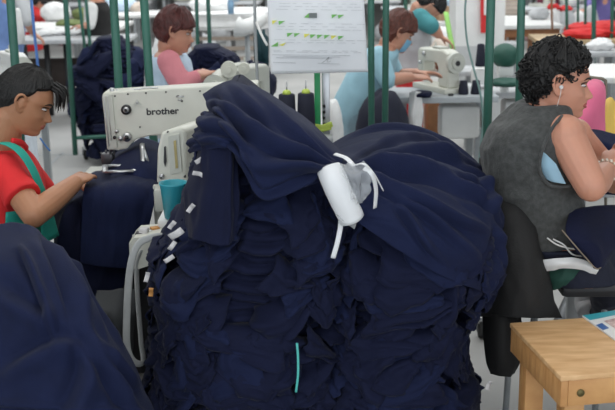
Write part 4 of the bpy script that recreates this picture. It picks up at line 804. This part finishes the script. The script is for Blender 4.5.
# machine and table of the masked woman
t = local_table('grey sewing table with steel legs in front of the masked woman', .66, .46, .79, mat('table_laminate_grey', (.42, .45, .47), .4, var=.04), greym, 'sewing_table', motor=True); place(t, (W(443, 92, 6.75)[0], 6.8, 0))
q = local_machine('white sewing machine with round handwheel on the table of the masked woman'); place(q, (W(441, 80, 6.75)[0], 6.88, .79), math.radians(-66)); q.scale = (.86, .86, .86)
for i, (x, l) in enumerate([(463.5, 'small dark thread cone on the grey sewing table, left of a pair'), (476, 'small dark thread cone on the grey sewing table, right of a pair')]):
    c = W(x, 84, 6.68); c[2] = .79; MB().lathe([(.032, 0), (.034, .01), (.024, .085), (.018, .088)], c, seg=18).build('thread_cone', navydk, label=l, cat='thread cone')
c = W(451, 88, 6.62); c[2] = .79; MB().lathe([(.018, 0), (.018, .012)], c, seg=14).build('bobbin', dark, label='small black bobbin lying on the grey sewing table', cat='bobbin')
lump('garment', W(421, 86, 6.6) * [1, 1, 0] + [0, 0, .79], (.07, .09, .022), navy, 'navy fabric piece under the hands of the masked woman', 'garment', seed=4)
cloth('cloth', [[(409, 92, 6.55), (415, 91, 6.53), (421, 92, 6.55)], [(408, 112, 6.53), (414, 112, 6.5), (422, 112, 6.53)], [(410, 132, 6.53), (416, 136, 6.5), (421, 134, 6.53)]], whitecloth, lambda U, V: .012 * ridge(V * 3, U, 0, 3), nu=24, nv=24, label='white cloth hanging from the left edge of the grey sewing table', cat='cloth')
lump('garment', W(383, 132, 6.3) * [1, 1, 0] + [0, 0, .38], (.16, .16, .28), navydk, 'dark navy garments in the lap of the masked woman', 'garment', seed=8, amp=.12)
cs = empty('stool', W(352, 140, 6.6) * [1, 1, 0], 'red seated stool under the masked woman', 'stool'); cs_ = world_loc(cs)
sub(MB().lathe([(.17, .45), (.19, .47), (.19, .50), (.16, .52)], cs_, seg=24), 'seat', redc, cs)
for a in (0.5, 2.1, 3.7, 5.2): sub(MB().cyl(cs_ + [.10 * math.cos(a), .10 * math.sin(a), .45], cs_ + [.2 * math.cos(a), .2 * math.sin(a), 0], .014, 8), 'leg', greym, cs)
lump('plastic_bag', W(333, 130, 6.0) * [1, 1, 0] + [0, 0, .52], (.06, .12, .20), whitecloth, 'white bag leaning behind the thread stand, left of the masked woman', 'bag', seed=3, amp=.12)
lump('garment', W(286, 96, 5.6) * [1, 1, 0] + [0, 0, .62], (.16, .2, .12), navy, 'navy garment heap behind the two thread cones', 'garment', seed=13)
t = local_table('grey work table behind the two thread cones', .6, .5, .62, gr_c, greym); place(t, (W(290, 100, 5.7)[0], 5.7, 0))
MB().box(W(432, 135, 7.6) * [1, 1, 0] + [0, 0, .31], (.10, .25, .62), bev=.01).build('wooden_crate', brown, smooth='auto', label='brown wooden crate standing under the far sewing table', cat='crate')
rdb = MB().box(W(410, 62, 7.6) * [1, 1, 0] + [0, 0, .42], (.20, .06, .84), bev=.02); rdb.build('red_board', redc, smooth='auto', label='red board behind the masked woman, between the two thin green posts', cat='board')

# machine behind the arm of the large machine
t = local_table('sewing table behind the large machine, right of the red haired woman', .9, .5, .80, gr_c, greym, 'sewing_table'); place(t, (W(240, 95, 5.7)[0], 5.72, 0))
q = local_machine('small cream sewing machine with two round wheels behind the large machine arm', cream2); place(q, (W(240, 80, 5.6)[0], 5.62, .80), math.radians(-118))
for x, yy, rr in [(229, 69, .042), (244, 68, .030)]: c = W(x, yy, 5.42); sub(MB().cyl(c, c - [0, .03, 0], rr, 20).cyl(c, c - [0, .04, 0], rr * .4, 14), 'spare_wheel', cream, q) if False else MB().cyl(c, c - [0, .03, 0], rr, 20).cyl(c, c - [0, .045, 0], rr * .4, 14).build('belt_wheel', cream, smooth='auto', label='cream round belt wheel, %s of two behind the large machine' % ('left and larger' if x < 235 else 'right and smaller'), cat='wheel')
lump('plastic_bag', W(262, 92, 5.5) * [1, 1, 0] + [0, 0, .80], (.07, .08, .10), whitecloth, 'crumpled white plastic beside the small cream machine', 'bag', seed=23)

def bg_bundle(L, R, yf, yb, ztop, seed, label, n, grp, zr, size=1.0):
    B = Bundle(L, R, yf, yb, ztop, 2.4, seed); B.core('garment_bundle', label)
    r = random.Random(seed)
    for i in range(n):
        flap(B, r.uniform(-1.5, 1.5), zr[0] + (zr[1] - zr[0]) * (i + r.random()) / n, r.uniform(.2, .36) * size, r.uniform(.10, .2) * size, r.gauss(0, .4), .01 + r.random() * .03, r.uniform(-.5, .5), r.uniform(0, 50), navy2 if r.random() < .5 else navy, label=grp[0], cat='fabric piece', group=grp[1])
def LR(rows, Y):
    L = [(W(l, y, Y)[2], W(l, y, Y)[0]) for y, l, r in rows][::-1]; R = [(W(l, y, Y)[2], W(r, y, Y)[0]) for y, l, r in rows][::-1]; return L, R
L_b, R_b = LR([(40, 92, 122), (52, 82, 133), (66, 75, 140), (85, 72, 143), (105, 76, 145), (125, 82, 140), (146, 95, 126)], 8.6)
bg_bundle(L_b, R_b, [(0, 8.35), (1, 8.5)], [(0, 9.0), (1, 8.95)], L_b[-1][0] + .01, 41, 'loose heap of navy garments on the floor far left behind the machine', 46, ('navy garment piece on the loose heap far left', 'garment pieces on the heap far left'), (.12, .93))
cart = rack('garment_cart', 'green wheeled garment cart around the loose navy heap far left', [up(65.5, 0, 8.3, 74.5, 140, w=.042), up(86, 0, 9.4, 90, 45, w=.030), up(79, 0, 9.6, 82, 25, w=.028)], [(W(76, 138, 8.3), W(112, 136, 8.3))], [(W(83, 146, 8.5)[0], 8.6, 0)])
L_b, R_b = LR([(49, 190, 222), (56, 184, 238), (66, 180, 242), (80, 182, 240), (110, 185, 240)], 7.0)
bg_bundle(L_b, R_b, [(0, 6.8), (1, 6.85)], [(0, 7.4), (1, 7.3)], L_b[-1][0] + .01, 47, 'navy garment heap directly right of the red haired woman', 14, ('navy garment piece on the heap right of the red haired woman', 'garment pieces on the heap right of the red haired woman'), (.7, 1.0), .7)
lump('garment', W(255, 84, 6.6) * [1, 1, 0] + [0, 0, .72], (.12, .15, .16), navy, 'navy garment heap left of the paper sign', 'garment', seed=51, amp=.3)
t = local_table('plain table under the navy heap left of the paper sign', .5, .5, .72, gr_c, greym); place(t, (W(255, 84, 6.6)[0], 6.7, 0))
for i, x in enumerate((258.5, 264)): c = W(x, 50, 6.7); MB().lathe([(.03, -.10), (.03, .08), (.012, .10), (.008, .13)], c, seg=16).build('thread_cone', mat('dark_teal_thread', (.01, .05, .06), .7), label='dark teal thread cone, %s of two left of the paper sign' % ['left', 'right'][i], cat='thread cone')

# white layered fabric on a low cutting table, pallets
def layered(name, c, w, d, h, m, label, cat, seed, group=None, n=7):
    P = []; zs = np.linspace(0, h, n * 4 + 1); a = np.linspace(0, 2 * np.pi, 97)
    for z in zs:
        k = .015 * abs(math.sin(z / h * n * math.pi)); row = math.floor(z / h * n - 1e-6)
        ex = .35; x = np.sign(np.cos(a)) * np.abs(np.cos(a)) ** ex * (w / 2 + k) + .03 * noise3(a * 2, row * 1.3, 0, seed) * 1; y = np.sign(np.sin(a)) * np.abs(np.sin(a)) ** ex * (d / 2 + k) + .03 * noise3(a * 2, row * 1.7, 4, seed)
        x[-1], y[-1] = x[0], y[0]; P.append(np.stack([x, y, np.full(97, z) + .012 * noise3(a * 1.5, row, 2, seed) * (z / h)], -1))
    P = np.array(P) + np.array(c); mb = MB().grid(P); ring = P[-1]; mid = ring * .5 + ring.mean(0) * .5 + [0, 0, .01]; mb.grid(np.array([ring, mid, np.repeat(ring.mean(0)[None] + [0, 0, .015], 97, 0)]))
    return mb.build(name, m, label=label, cat=cat, group=group)
c = G(228, 30, .62)
layered('fabric_stack', (c[0], c[1] + .5, .62), 1.05, 1.0, .22, whitecloth, 'wide stack of white cloth layers on the slatted platform', 'fabric stack', 3)
pf = empty('platform', (c[0], c[1] + .5, 0), 'slatted grey platform carrying the white cloth layers', 'platform')
for k in range(4): MB().box((0, -.45, .12 + k * .13), (1.0, .03, .05)).build('slat', mat('weathered_wood', (.36, .30, .25), .8), pf, smooth='auto')
for sx in (-.45, 0, .45): MB().box((sx, 0, .31), (.06, .9, .60)).build('bearer', gr_c, pf, smooth='auto')
fr = MB().cyl(W(247, 28, 7.65) * [1, 1, 0], W(247, 28, 7.65), .02, 10).cyl(W(247, 28, 7.65) * [1, 1, 0], W(247, 28, 7.65) * [1, 1, 0] + [0, 0, .03], .14, 20).build('roll_stand', greym, label='grey single foot stand holding the white tube shaped roll', cat='stand')
MB().tube([W(237, 27, 7.6), W(243, 28, 7.6), W(254, 24, 7.7), (W(262, 18, 7.8))], [.075, .06, .055, .05], 20, smooth=4).build('fabric_roll', white, label='white tube shaped roll above the navy heap left of the paper sign', cat='roll')
lump('cloth_heap', (c[0] - .25, c[1] + .5, .83) , (.28, .25, .10), whitecloth, 'white crumpled cloth heap at the left end of the white layers', 'cloth', seed=31)
lump('fabric_heap', W(170, 60, 8.6) * [1, 1, 0], (.22, .25, .58), whitecloth, 'tall pale wrapped heap directly behind the red haired woman', 'fabric heap', seed=33, amp=.2)
lump('fabric_heap', W(184, 45, 8.2) * [1, 1, 0], (.13, .2, .55), gr_c, 'grey white wrapped heap in front of the face of the red haired woman', 'fabric heap', seed=34, amp=.25)
b = G(243, 8, .85); MB().lathe([(.03, 0), (.032, .12), (.012, .15), (.012, .18)], W(231, 14, 10.5), seg=14).build('bottle', mat('blue_bottle', (.25, .42, .60), .3), label='small blue bottle standing on the white cloth layers', cat='bottle')

# left: tables, workers
t = local_table('grey work table covered with white pieces in the upper left', 1.25, .6, .80, gr_c, dark, shelf=False)
for k in range(3): MB().box((-.25 + k * .2, -.1, .39), (.05, .05, .76)).build('leg', dark, t)
MB().box((0, .15, .42), (1.1, .04, .30)).build('back_board', mat('dark_brown_board', (.06, .045, .04), .7), t); c = G(66, 40, .80); place(t, (c[0], c[1] + .3, 0))
for i, (x, y, rr) in enumerate([(42, 36, .11), (50, 34, .10), (57, 35, .12), (66, 34, .13), (73, 35, .10)]): lump('cloth_piece', G(x, y, .80), (rr, .1, .035), whitecloth, '%s of five small white cloth pieces on the grey work table, upper left' % ['leftmost', 'second from left', 'middle', 'fourth from left', 'rightmost'][i], 'cloth', 'white cloth pieces on the grey table', seed=60 + i)
t = local_table('white cutting table behind the grey work table, upper left', 1.6, .9, .82, white, greym); c = G(52, 27, .82); place(t, (c[0], c[1] + .32, 0))
lump('plastic_bag', G(56, 21, .82), (.17, .15, .12), whitecloth, 'white plastic bag with a red patch on the white cutting table', 'bag', seed=71)
lump('cloth', G(55, 20, .82) + np.array([0, -.12, .08]), (.09, .05, .05), org, 'orange red cloth on the white plastic bag, upper left', 'cloth', seed=72)
lump('cloth', G(70, 27, .80), (.16, .12, .05), olive, 'olive green cloth heap on the upper left table', 'cloth', seed=73)
c = G(83, 21, .80); t = local_table('narrow grey stand under the olive green bundle, upper left', .3, .3, .80, gr_c, greym); place(t, (c[0], c[1], 0))
lump('cloth', G(83, 21, .80), (.12, .12, .09), olive, 'olive green bundle beside the worker in the black vest', 'cloth', seed=74)
t = local_table('long pale table with dark clutter beneath, right of the worker in the black vest', 1.2, .8, .82, white, dark, shelf=True); c = G(133, 15, .82); place(t, (c[0] + .1, c[1] + .4, 0), math.radians(12))
for i, (x, y, mm) in enumerate([(123, 30, blackc), (129, 34, pinkm), (135, 32, blackc), (128, 42, dark)]): lump('fabric_heap', W(x, y, 12.2) * [1, 1, 0] + [0, 0, .28 - .08 * i], (.12, .12, .16), mm, ['black cloth heap under the long pale table, left', 'pink cloth heap under the long pale table', 'black cloth heap under the long pale table, right', 'dark box shaped heap low under the long pale table'][i], 'fabric heap', seed=80 + i)
MB().box(W(12, 76, 6.3) * [1, 1, 0] + [-.24, .2, .43], (.50, .5, .92), bev=.03).build('fabric_bale', mat('pale_blue_white', (.66, .72, .78), .7), smooth='auto', label='pale bluish white bale right behind the head of the man in red', cat='bale')
q = local_machine('white sewing machine at the top left edge beside the worker in the blue vest', white); place(q, (W(8, 60, 7.2)[0], 7.3, .72), math.radians(-60))
t = local_table('sewing table at the top left edge carrying a white machine', .42, .5, .72, white, greym, 'sewing_table'); place(t, (W(5, 60, 7.2)[0], 7.35, 0))
MB().lathe([(.035, 0), (.035, .1), (.022, .22), (.012, .24)], W(20, 44, 7.15), seg=16).build('thread_cone', white, label='white thread cone behind the thick green post at the left', cat='thread cone')
bp = empty('blue_pole', W(37, 62, 6.4) * [1, 1, 0], 'thin blue pole behind the man in red', 'pole'); sub(MB().tube([W(30.5, -10, 6.4), W(34, 30, 6.4), W(37.5, 62, 6.4), W(39, 100, 6.4)], .009, 8), 'pole', mat('blue_paint', (.08, .20, .52), .5), bp); sub(MB().cyl(world_loc(bp), world_loc(bp) + [0, 0, .03], .06, 16), 'foot', mat('blue_paint', (.08, .20, .52), .5), bp)
lump('plastic_bag', G(66, 84, 0), (.10, .10, .12), whitecloth, 'small crumpled white bag on the floor beside the far left cart', 'bag', seed=91, amp=.4)
def worker(label, headc, yaw, down, torso, arms, top_m, sl_m, skin=skin3, hair=hairb, sleeves=.98, vest=None):
    return shirt_person(label, headc, yaw, down, torso, arms, skin, hair, top_m, sl_m, dict(z=(.040, (.03, .01), (-.05, -.07, -.085)), g=.016), vest_m=vest, sleeves=sleeves, vox=.010, eyes=False)[0]
bv = mat('blue_vest', (.16, .26, .52), .8); gsm = mat('grey_smock', (.50, .51, .52), .8); bk = blackc
def tr(rows): return secW(rows)
X = lambda px, py, Y: W(px, py, Y)
worker('worker in a blue vest bending over the upper left table', X(28, -24, 9.9), 10, 35, tr([(6, 85, 9.8, .13, .18), (6, 55, 9.8, .14, .19), (8, 30, 9.8, .14, .19), (13, 10, 9.8, .15, .19), (18, -6, 9.8, .12, .18), (22, -14, 9.85, .06, .09)]),
    [dict(j=(X(22, 2, 9.6), X(27, 20, 9.55), X(33, 33, 9.7)), r=(.055, .045, .03), fd=(.6, .2, -.5), up=(.5, 0, .6), side=1), dict(j=(X(20, -2, 10.0), X(0, 20, 10.0), X(2, 38, 9.9)), r=(.055, .045, .03), fd=(.3, 0, -.9), up=(.9, 0, .2), side=-1)], bv, gr_c, vest=bv)
worker('worker in a red shirt leaning over the white cutting table, upper left', X(41, 4, 13.2), 0, 45, tr([(30, 50, 13.4, .15, .18), (32, 25, 13.4, .15, .18), (33, 13, 13.4, .14, .18), (34, 6, 13.3, .10, .15), (36, 4, 13.3, .05, .07)]),
    [dict(j=(X(35, 9, 13.2), X(40, 17, 13.1), X(48, 15, 13.1)), r=(.05, .045, .03), fd=(1, 0, 0), up=(0, 0, 1), side=1)], redc, redc)
worker('standing worker in a black vest over a white shirt, upper left', X(96, -12, 11.2), 170, 20, tr([(98, 60, 11.2, .12, .16), (98, 40, 11.2, .13, .17), (98, 22, 11.2, .125, .17), (98, 10, 11.2, .12, .17), (97, 2, 11.2, .08, .13), (97, -2, 11.2, .05, .07)]),
    [dict(j=(X(91, 9, 11.0), X(90, 24, 10.95), X(84, 26, 10.9)), r=(.055, .045, .03), fd=(-1, 0, 0), up=(0, 0, 1), side=1)], bk, white, vest=bk)
worker('worker in a grey smock bending over behind the masked woman', X(429, 6, 8.0), 0, 60, tr([(408, 80, 8.1, .13, .18), (408, 55, 8.1, .14, .18), (410, 38, 8.1, .14, .19), (414, 24, 8.1, .13, .19), (419, 13, 8.1, .11, .16), (424, 8, 8.05, .06, .08)]),
    [dict(j=(X(420, 18, 7.9), X(431, 26, 7.85), X(440, 36, 7.9)), r=(.055, .05, .03), fd=(.8, 0, -.5), up=(.4, 0, .8), side=1)], gsm, mat('teal_sleeve', (.06, .26, .28), .8))
worker('distant standing worker in dark maroon at the top right', X(548, -34, 15), 180, 10, tr([(548, 40, 15, .13, .18), (548, 12, 15, .14, .2), (548, -4, 15, .13, .2), (548, -20, 15, .06, .08)]), [dict(j=(X(543, -8, 14.8), X(540, 6, 14.7), X(536, 10, 14.7)), r=(.055, .05, .03), fd=(-1, 0, 0), up=(0, 0, 1), side=1)], mat('maroon_cloth', (.10, .012, .03), .8), mat('maroon_cloth', (.10, .012, .03), .8))
worker('distant standing worker in lavender blue at the top right corner', X(600, -34, 14), 180, 10, tr([(600, 45, 14, .13, .18), (600, 12, 14, .14, .2), (600, -6, 14, .13, .2), (600, -20, 14, .06, .08)]), [dict(j=(X(594, -8, 13.8), X(590, 6, 13.7), X(586, 10, 13.7)), r=(.055, .05, .03), fd=(-1, 0, 0), up=(0, 0, 1), side=1)], mat('violet_blue_cloth', (.16, .13, .36), .8), mat('violet_blue_cloth', (.16, .13, .36), .8))

# pillar with red sign, hose, shelf
pz = W(475, 46, 9.5)[2]; pc = W(478, 40, 9.6)
MB().box((pc[0], 9.72, pz / 2), (.44, .44, pz)).build('trim_3', mat('pillar_grey', (.52, .53, .53), .6, var=.03), smooth='auto', kind='structure')
MB().box((pc[0], 9.72, (pz + 4.6) / 2), (.44, .44, 4.6 - pz)).build('trim_4', white, smooth='auto', kind='structure')
ex = empty('wall_sign', W(484, 32, 9.47), 'narrow red sign board with a white field on the white pillar', 'sign'); sub(prismW(MB(), [(480.5, -30), (488.5, -30), (487.5, 33), (480.8, 33)], 9.46, .02), 'board', mat('sign_red', (.60, .02, .02), .5), ex, smooth='auto'); sub(prismW(MB(), [(484, -30), (488, -30), (487.6, 15), (484, 15)], 9.455, .005), 'white_field', white, ex, smooth='auto')
MB().tube([W(*p) for p in [(467, -10, 5.6), (465, 12, 5.6), (467, 40, 5.6), (473, 66, 5.55), (480, 92, 5.5), (483, 120, 5.5), (480, 152, 5.5), (478, 180, 5.5)]], .0055, 8, smooth=6).build('air_hose', mat('grey_green_hose', (.20, .32, .30), .5), label='grey green air hose hanging in a loose curve before the white pillar', cat='hose')
gl = MB().tube([W(446, 12, 8.4), W(449, 30, 8.3), W(453, 50, 8.2)], [(.02, .004)] * 3, 8, smooth=3, flat=(1, 0, 0)); gl.build('green_tape', mat('lime_tape', (.30, .62, .14), .5), label='bright lime tape slanting down left of the white pillar', cat='tape')
t = local_table('small white table with brown boxes left of the white pillar', .55, .5, .92, white, brown, shelf=True); c = G(440, 22, .92); place(t, (c[0] + .02, c[1] + .2, 0))
for i, (x, y, w_) in enumerate([(437, 20, .13), (445, 21, .11)]): MB().box(G(x, y, .92) + [0, .1, .07], (w_, .16, .14), bev=.006).build('cardboard_box', mat('cardboard', (.42, .27, .16), .8), smooth='auto', label='brown cardboard box on the small white table, %s' % ['left', 'right'][i], cat='box')
for i, (x, y, mm, r_) in enumerate([(436, 40, brown, .12), (446, 42, olive, .10), (441, 30, mat('rust_cloth', (.25, .07, .04), .8), .10), (428, 44, tan, .12)]): lump('fabric_heap', W(x, y, 8.6) * [1, 1, 0] + [0, 0, .72 - .02 * i], (r_, .1, .09), mm, ['brown scrap heap behind the machine of the masked woman', 'olive scrap heap left of the white pillar foot', 'rust coloured scrap heap under the small white table', 'beige scrap heap beside the bending worker'][i], 'fabric heap', seed=100 + i)
t = local_table('grey side table behind the machine of the masked woman', .7, .4, .70, gr_c, greym); place(t, (W(438, 60, 8.6)[0], 8.7, 0))
# brown wooden table
c = G(528, 24, .86); t = local_table('brown wooden table with a white top right of the white pillar', .66, 1.3, .86, white, brown, lw=.065, shelf=False); place(t, (c[0], c[1] + .5, 0))
for s in (-1, 1): MB().box((s * .17, -.55, .40), (.07, .07, .80)).build('leg', brown, t, smooth='auto')
MB().box((0, -.56, .14), (.5, .05, .05)).build('cross_rail', brown, t, smooth='auto'); MB().box((0, -.60, .78), (.56, .03, .08)).build('cross_rail', brown, t, smooth='auto')
layered('fabric_stack', W(508, 62, 10.6) * [1, 1, 0] + [0, .1, .2], .26, .3, .50, gr_c, 'grey white folded stack standing between the white pillar and the brown table', 'fabric stack', 8, n=6)
layered('fabric_stack', W(510, 18, 12.4) * [1, 1, 0] + [0, .1, .84], .24, .3, .2, tan, 'beige folded stack on the brown table beside the pillar', 'fabric stack', 9, n=4)
lump('cloth', G(541, 20, .86) + np.array([0, .1, 0]), (.10, .1, .07), gr_c, 'grey cloth lump on the right end of the brown table', 'cloth', seed=120)
lump('cloth', G(537, 17, .86), (.07, .06, .06), lav, 'small lavender cloth on the brown table', 'cloth', seed=121)
# machine with green bag near pillar
t = local_table('sewing table below the dark green bag, right of the white pillar', .55, .5, .74, gr_c, greym, 'sewing_table', motor=True); place(t, (W(508, 88, 7.2)[0], 7.3, 0))
c = W(505, 66, 7.1); MB().box((c[0], 7.1, c[2] - .03), (.10, .10, .07), bev=.008).cyl((c[0], 7.1, .74), (c[0], 7.1, c[2]), .03, 12).build('covered_machine', white, smooth='auto', label='white machine stub under the dark green rounded cover', cat='machine')
lump('machine_cover', W(505, 66, 7.1), (.09, .10, .085), mat('green_cover', (.015, .085, .060), .6), 'dark green rounded machine cover right of the pillar', 'cover', seed=130, amp=.05)
lump('cloth', W(508, 86, 6.95), (.14, .10, .03), mat('green_cover', (.015, .085, .060), .6), 'dark green cloth lying on the table under the rounded cover', 'cloth', seed=131, amp=.15)
MB().lathe([(.034, 0), (.034, .015), (.024, .14), (.016, .145)], W(480.5, 66, 6.9), seg=18).build('thread_cone', navydk, label='dark thread cone standing left of the green machine cover', cat='thread cone')
MB().box(W(482, 73, 6.95) + [0, 0, -.02], (.13, .12, .10), bev=.01).build('machine_box', white, smooth='auto', label='white box carrying the dark thread cone beside the pillar', cat='box')
MB().box((W(505, 110, 7.0)[0], 7.0, .38), (.16, .3, .22), bev=.03).build('motor_box', white, smooth='auto', label='white motor box hanging low beside the grey shoulder of the seated woman', cat='box')

# right side: pink and yellow cloth, rail, tables
rl2 = empty('wire_rail', W(597, 150, 4.6) * [1, 1, 0], 'thin bent metal rail behind the pink cloth', 'rail'); sub(MB().tube([W(*p) for p in [(580, 76, 4.6), (596, 78, 4.6), (604, 80, 4.6), (606, 92, 4.6), (606, 180, 4.6), (604, 300, 4.6)]], .007, 8, smooth=4), 'frame', mat('bronze_metal', (.22, .19, .15), .4, .6), rl2)
for x in (590, 598): sub(MB().tube([W(x, 78, 4.6), W(x, 130, 4.6)], .004, 6), 'bar', mat('bronze_metal', (.22, .19, .15), .4, .6), rl2)
cloth('cloth', [
    [(584, 92, 4.35), (590, 84, 4.3), (597, 84, 4.3), (602, 92, 4.35)], [(574, 100, 4.2), (585, 92, 4.1), (597, 92, 4.12), (604, 104, 4.2)], [(562, 114, 4.15), (578, 110, 4.05), (592, 110, 4.05), (602, 122, 4.15)], [(552, 126, 4.12), (568, 126, 4.02), (584, 130, 4.02), (598, 138, 4.12)], [(550, 140, 4.12), (566, 144, 4.02), (582, 146, 4.02), (596, 150, 4.12)]],
    pinkc, lambda U, V: .03 * ridge(V * 2.4 + U * .5, U * .8, 0, 13), nu=60, nv=60, solid=.012, label='bright pink cloth draped behind the curly haired woman', cat='cloth')
cloth('cloth', [[(588, 108, 4.4), (600, 102, 4.4), (622, 103, 4.4)], [(588, 120, 4.3), (602, 116, 4.25), (622, 118, 4.3)], [(588, 136, 4.25), (604, 136, 4.2), (622, 136, 4.25)], [(588, 150, 4.25), (604, 150, 4.2), (622, 150, 4.25)]], yel, lambda U, V: .02 * ridge(V * 2 + U, U, 0, 17), nu=40, nv=40, solid=.012, label='yellow cloth draped right of the pink cloth', cat='cloth')
cloth('garment', [[(574, 128, 4.0), (594, 132, 3.95), (622, 140, 3.95)], [(574, 138, 3.9), (594, 142, 3.85), (622, 150, 3.85)], [(576, 152, 3.9), (596, 158, 3.85), (622, 162, 3.85)], [(580, 190, 3.9), (600, 195, 3.87), (622, 195, 3.87)]], navy2, lambda U, V: .015 * ridge(U * 4, V * 1.5, 0, 19), nu=50, nv=40, label='navy garment on the machine table before the arm of the curly haired woman', cat='garment')
tt = empty('sewing_table', W(620, 200, 4.05) * [1, 1, 0], 'sewing table of the curly haired woman at the right edge', 'table'); c = world_loc(tt)
sub(MB().box((c[0] + .1, 4.25, .80), (.7, .55, .035), bev=.006), 'tabletop', gr_c, tt, smooth='auto')
for dx in (-.2, .4): sub(MB().box((c[0] + .1 + dx, 4.3, .4), (.05, .05, .77)), 'leg', greym, tt)
t = local_table('white cutting table at the right edge behind the pink cloth', 1.6, .8, .82, white, greym); c = G(604, 80, .82); place(t, (c[0] + .62, c[1] + .45, 0), math.radians(-6))
t = local_table('brown topped table under the long red cloth, right edge', 1.5, .6, .86, mat('tan_top', (.5, .36, .2), .5), green); c = G(604, 40, .86); place(t, (c[0] + .2, c[1] + .3, 0), math.radians(-4))
lump('cloth', G(585, 38, .86), (.18, .15, .05), redc, 'red cloth heap at the left end of the right edge table', 'cloth', seed=140)
lump('cloth', G(603, 36, .86), (.34, .2, .07), redc, 'long red cloth heap spread over the right edge table', 'cloth', seed=141, amp=.35)
t = local_table('low grey stand carrying a white cloth at the right edge', .3, .3, W(600, 50, 8.4)[2], gr_c, greym); place(t, (W(600, 50, 8.4)[0], 8.4, 0))
lump('cloth', W(600, 50, 8.4), (.10, .10, .05), whitecloth, 'white cloth below the red cloth at the right edge', 'cloth', seed=142)
for i, (x, y0, y1, w_) in enumerate([(556, 8, 45, .14), (569, 10, 42, .15), (582, 10, 40, .12), (594, 6, 32, .12)]): 
    c = W(x, y1, 12.0); h = W(x, y0, 12.0)[2]; lump('hanging_bag', (c[0], 12.2, .25), (w_, .15, (h - .25) * .55), gr_c if i % 2 else whitecloth, 'tall pale bag, %s of the row between the far right posts' % ['first', 'second', 'third', 'fourth'][i], 'bag', seed=150 + i, amp=.10)
for x, y in [(556, 8), (569, 10)]: c = W(x, y, 12.2); h = W(x, y, 12.0)[2]; lump('cloth', (W(x, 40, 12.0)[0], 12.2, .25 + (h - .25) * .55 * 1.72), (.07, .06, .04), redc, 'red cloth on top of the pale bags, %s' % ('left' if x < 560 else 'right'), 'cloth', seed=x)
for i, (xa, xb, Y, w_, mm) in enumerate([(551.5, 553, 10.5, .022, brown), (566.5, 567.5, 9.5, .028, green), (578, 578, 10.0, .024, green), (585.5, 585, 9.6, .026, green), (594, 593.5, 9.0, .040, green), (612.5, 611, 9.4, .030, green)]):
    p = up(xa, 0, Y, xb, 60, w=w_); rack('upright_post', ['thin brownish post left of the pale bags', 'slim green post, first right of the brown table', 'slim green post above the curly hair', 'slim green post, just left of the thick far post', 'thick green far post above the face of the curly haired woman', 'green post at the far right edge'][i], [p], m=mm, casters=[])
# distant rows
r = random.Random(9); far_cols = [white, gr_c, whitecloth, tan, white, gr_c, pale, cream2, mat('pink_pale', (.62, .40, .42), .8)]
T0 = local_table('distant pale work table', 1.3, .6, .8, gr_c, greym); M0 = local_machine('distant cream sewing machine', cream2); first = [True, True]
ROW = {14.5: 'nearest', 16.5: 'second', 18.5: 'third', 21: 'fourth', 24: 'farthest'}
def where(x, Y):
    p = 307 + x / Y * 1050; s_ = 'at the far left edge' if p < 60 else 'above the loose navy heap' if p < 150 else 'above the red haired woman' if p < 262 else 'behind the paper sign' if p < 370 else 'above the masked woman' if p < 450 else 'behind the white pillar' if p < 505 else 'above the curly hair' if p < 580 else 'at the far right edge'
    return 'in the %s back row %s' % (ROW[Y], s_)
CN = {}
def relabel(o, what, x, Y): l = what + ' ' + where(x, Y); o['label'] = l; o['group'] = l + ', set'; return o
for Y in (14.5, 16.5, 18.5, 21, 24):
    hw = Y * .33
    x = -hw + r.random() * .5
    while x < hw:
        if not (Y < 15 and (-1.4 < x < -.2)):
            tbl = T0 if first[0] else copy_tree(T0); first[0] = False; place(tbl, (x, Y + r.uniform(-.3, .3), 0), r.uniform(-.1, .1)); ty = tbl.location.y; relabel(tbl, 'pale work table', x, Y)
            k = r.random()
            if k < .5: mm = M0 if first[1] else copy_tree(M0); first[1] = False; place(mm, (x + r.uniform(-.3, .3), ty, .8), r.uniform(-2.5, 0)); relabel(mm, 'cream sewing machine', x, Y)
            for j in range(2): relabel(lump('fabric_heap', (x + r.uniform(-.5, .5), ty - .1, .8), (r.uniform(.1, .25), .15, r.uniform(.05, .16)), r.choice(far_cols), 'pale fabric heap on a table in the blurred back rows', 'fabric heap', 'g', seed=r.randint(0, 999), n=24), 'pale fabric heap', x, Y)
            if not (Y < 17 and x < -2): relabel(lump('floor_bundle', (x + r.uniform(-.6, .6), ty - .5, 0), (r.uniform(.15, .3), .2, r.uniform(.15, .32)), r.choice(far_cols + [navy, brown]), 'bundle on the floor between the blurred back rows', 'bundle', 'g', seed=r.randint(0, 999), n=24), 'bundle on the floor', x, Y)
        x += 1.7 + r.random() * .5
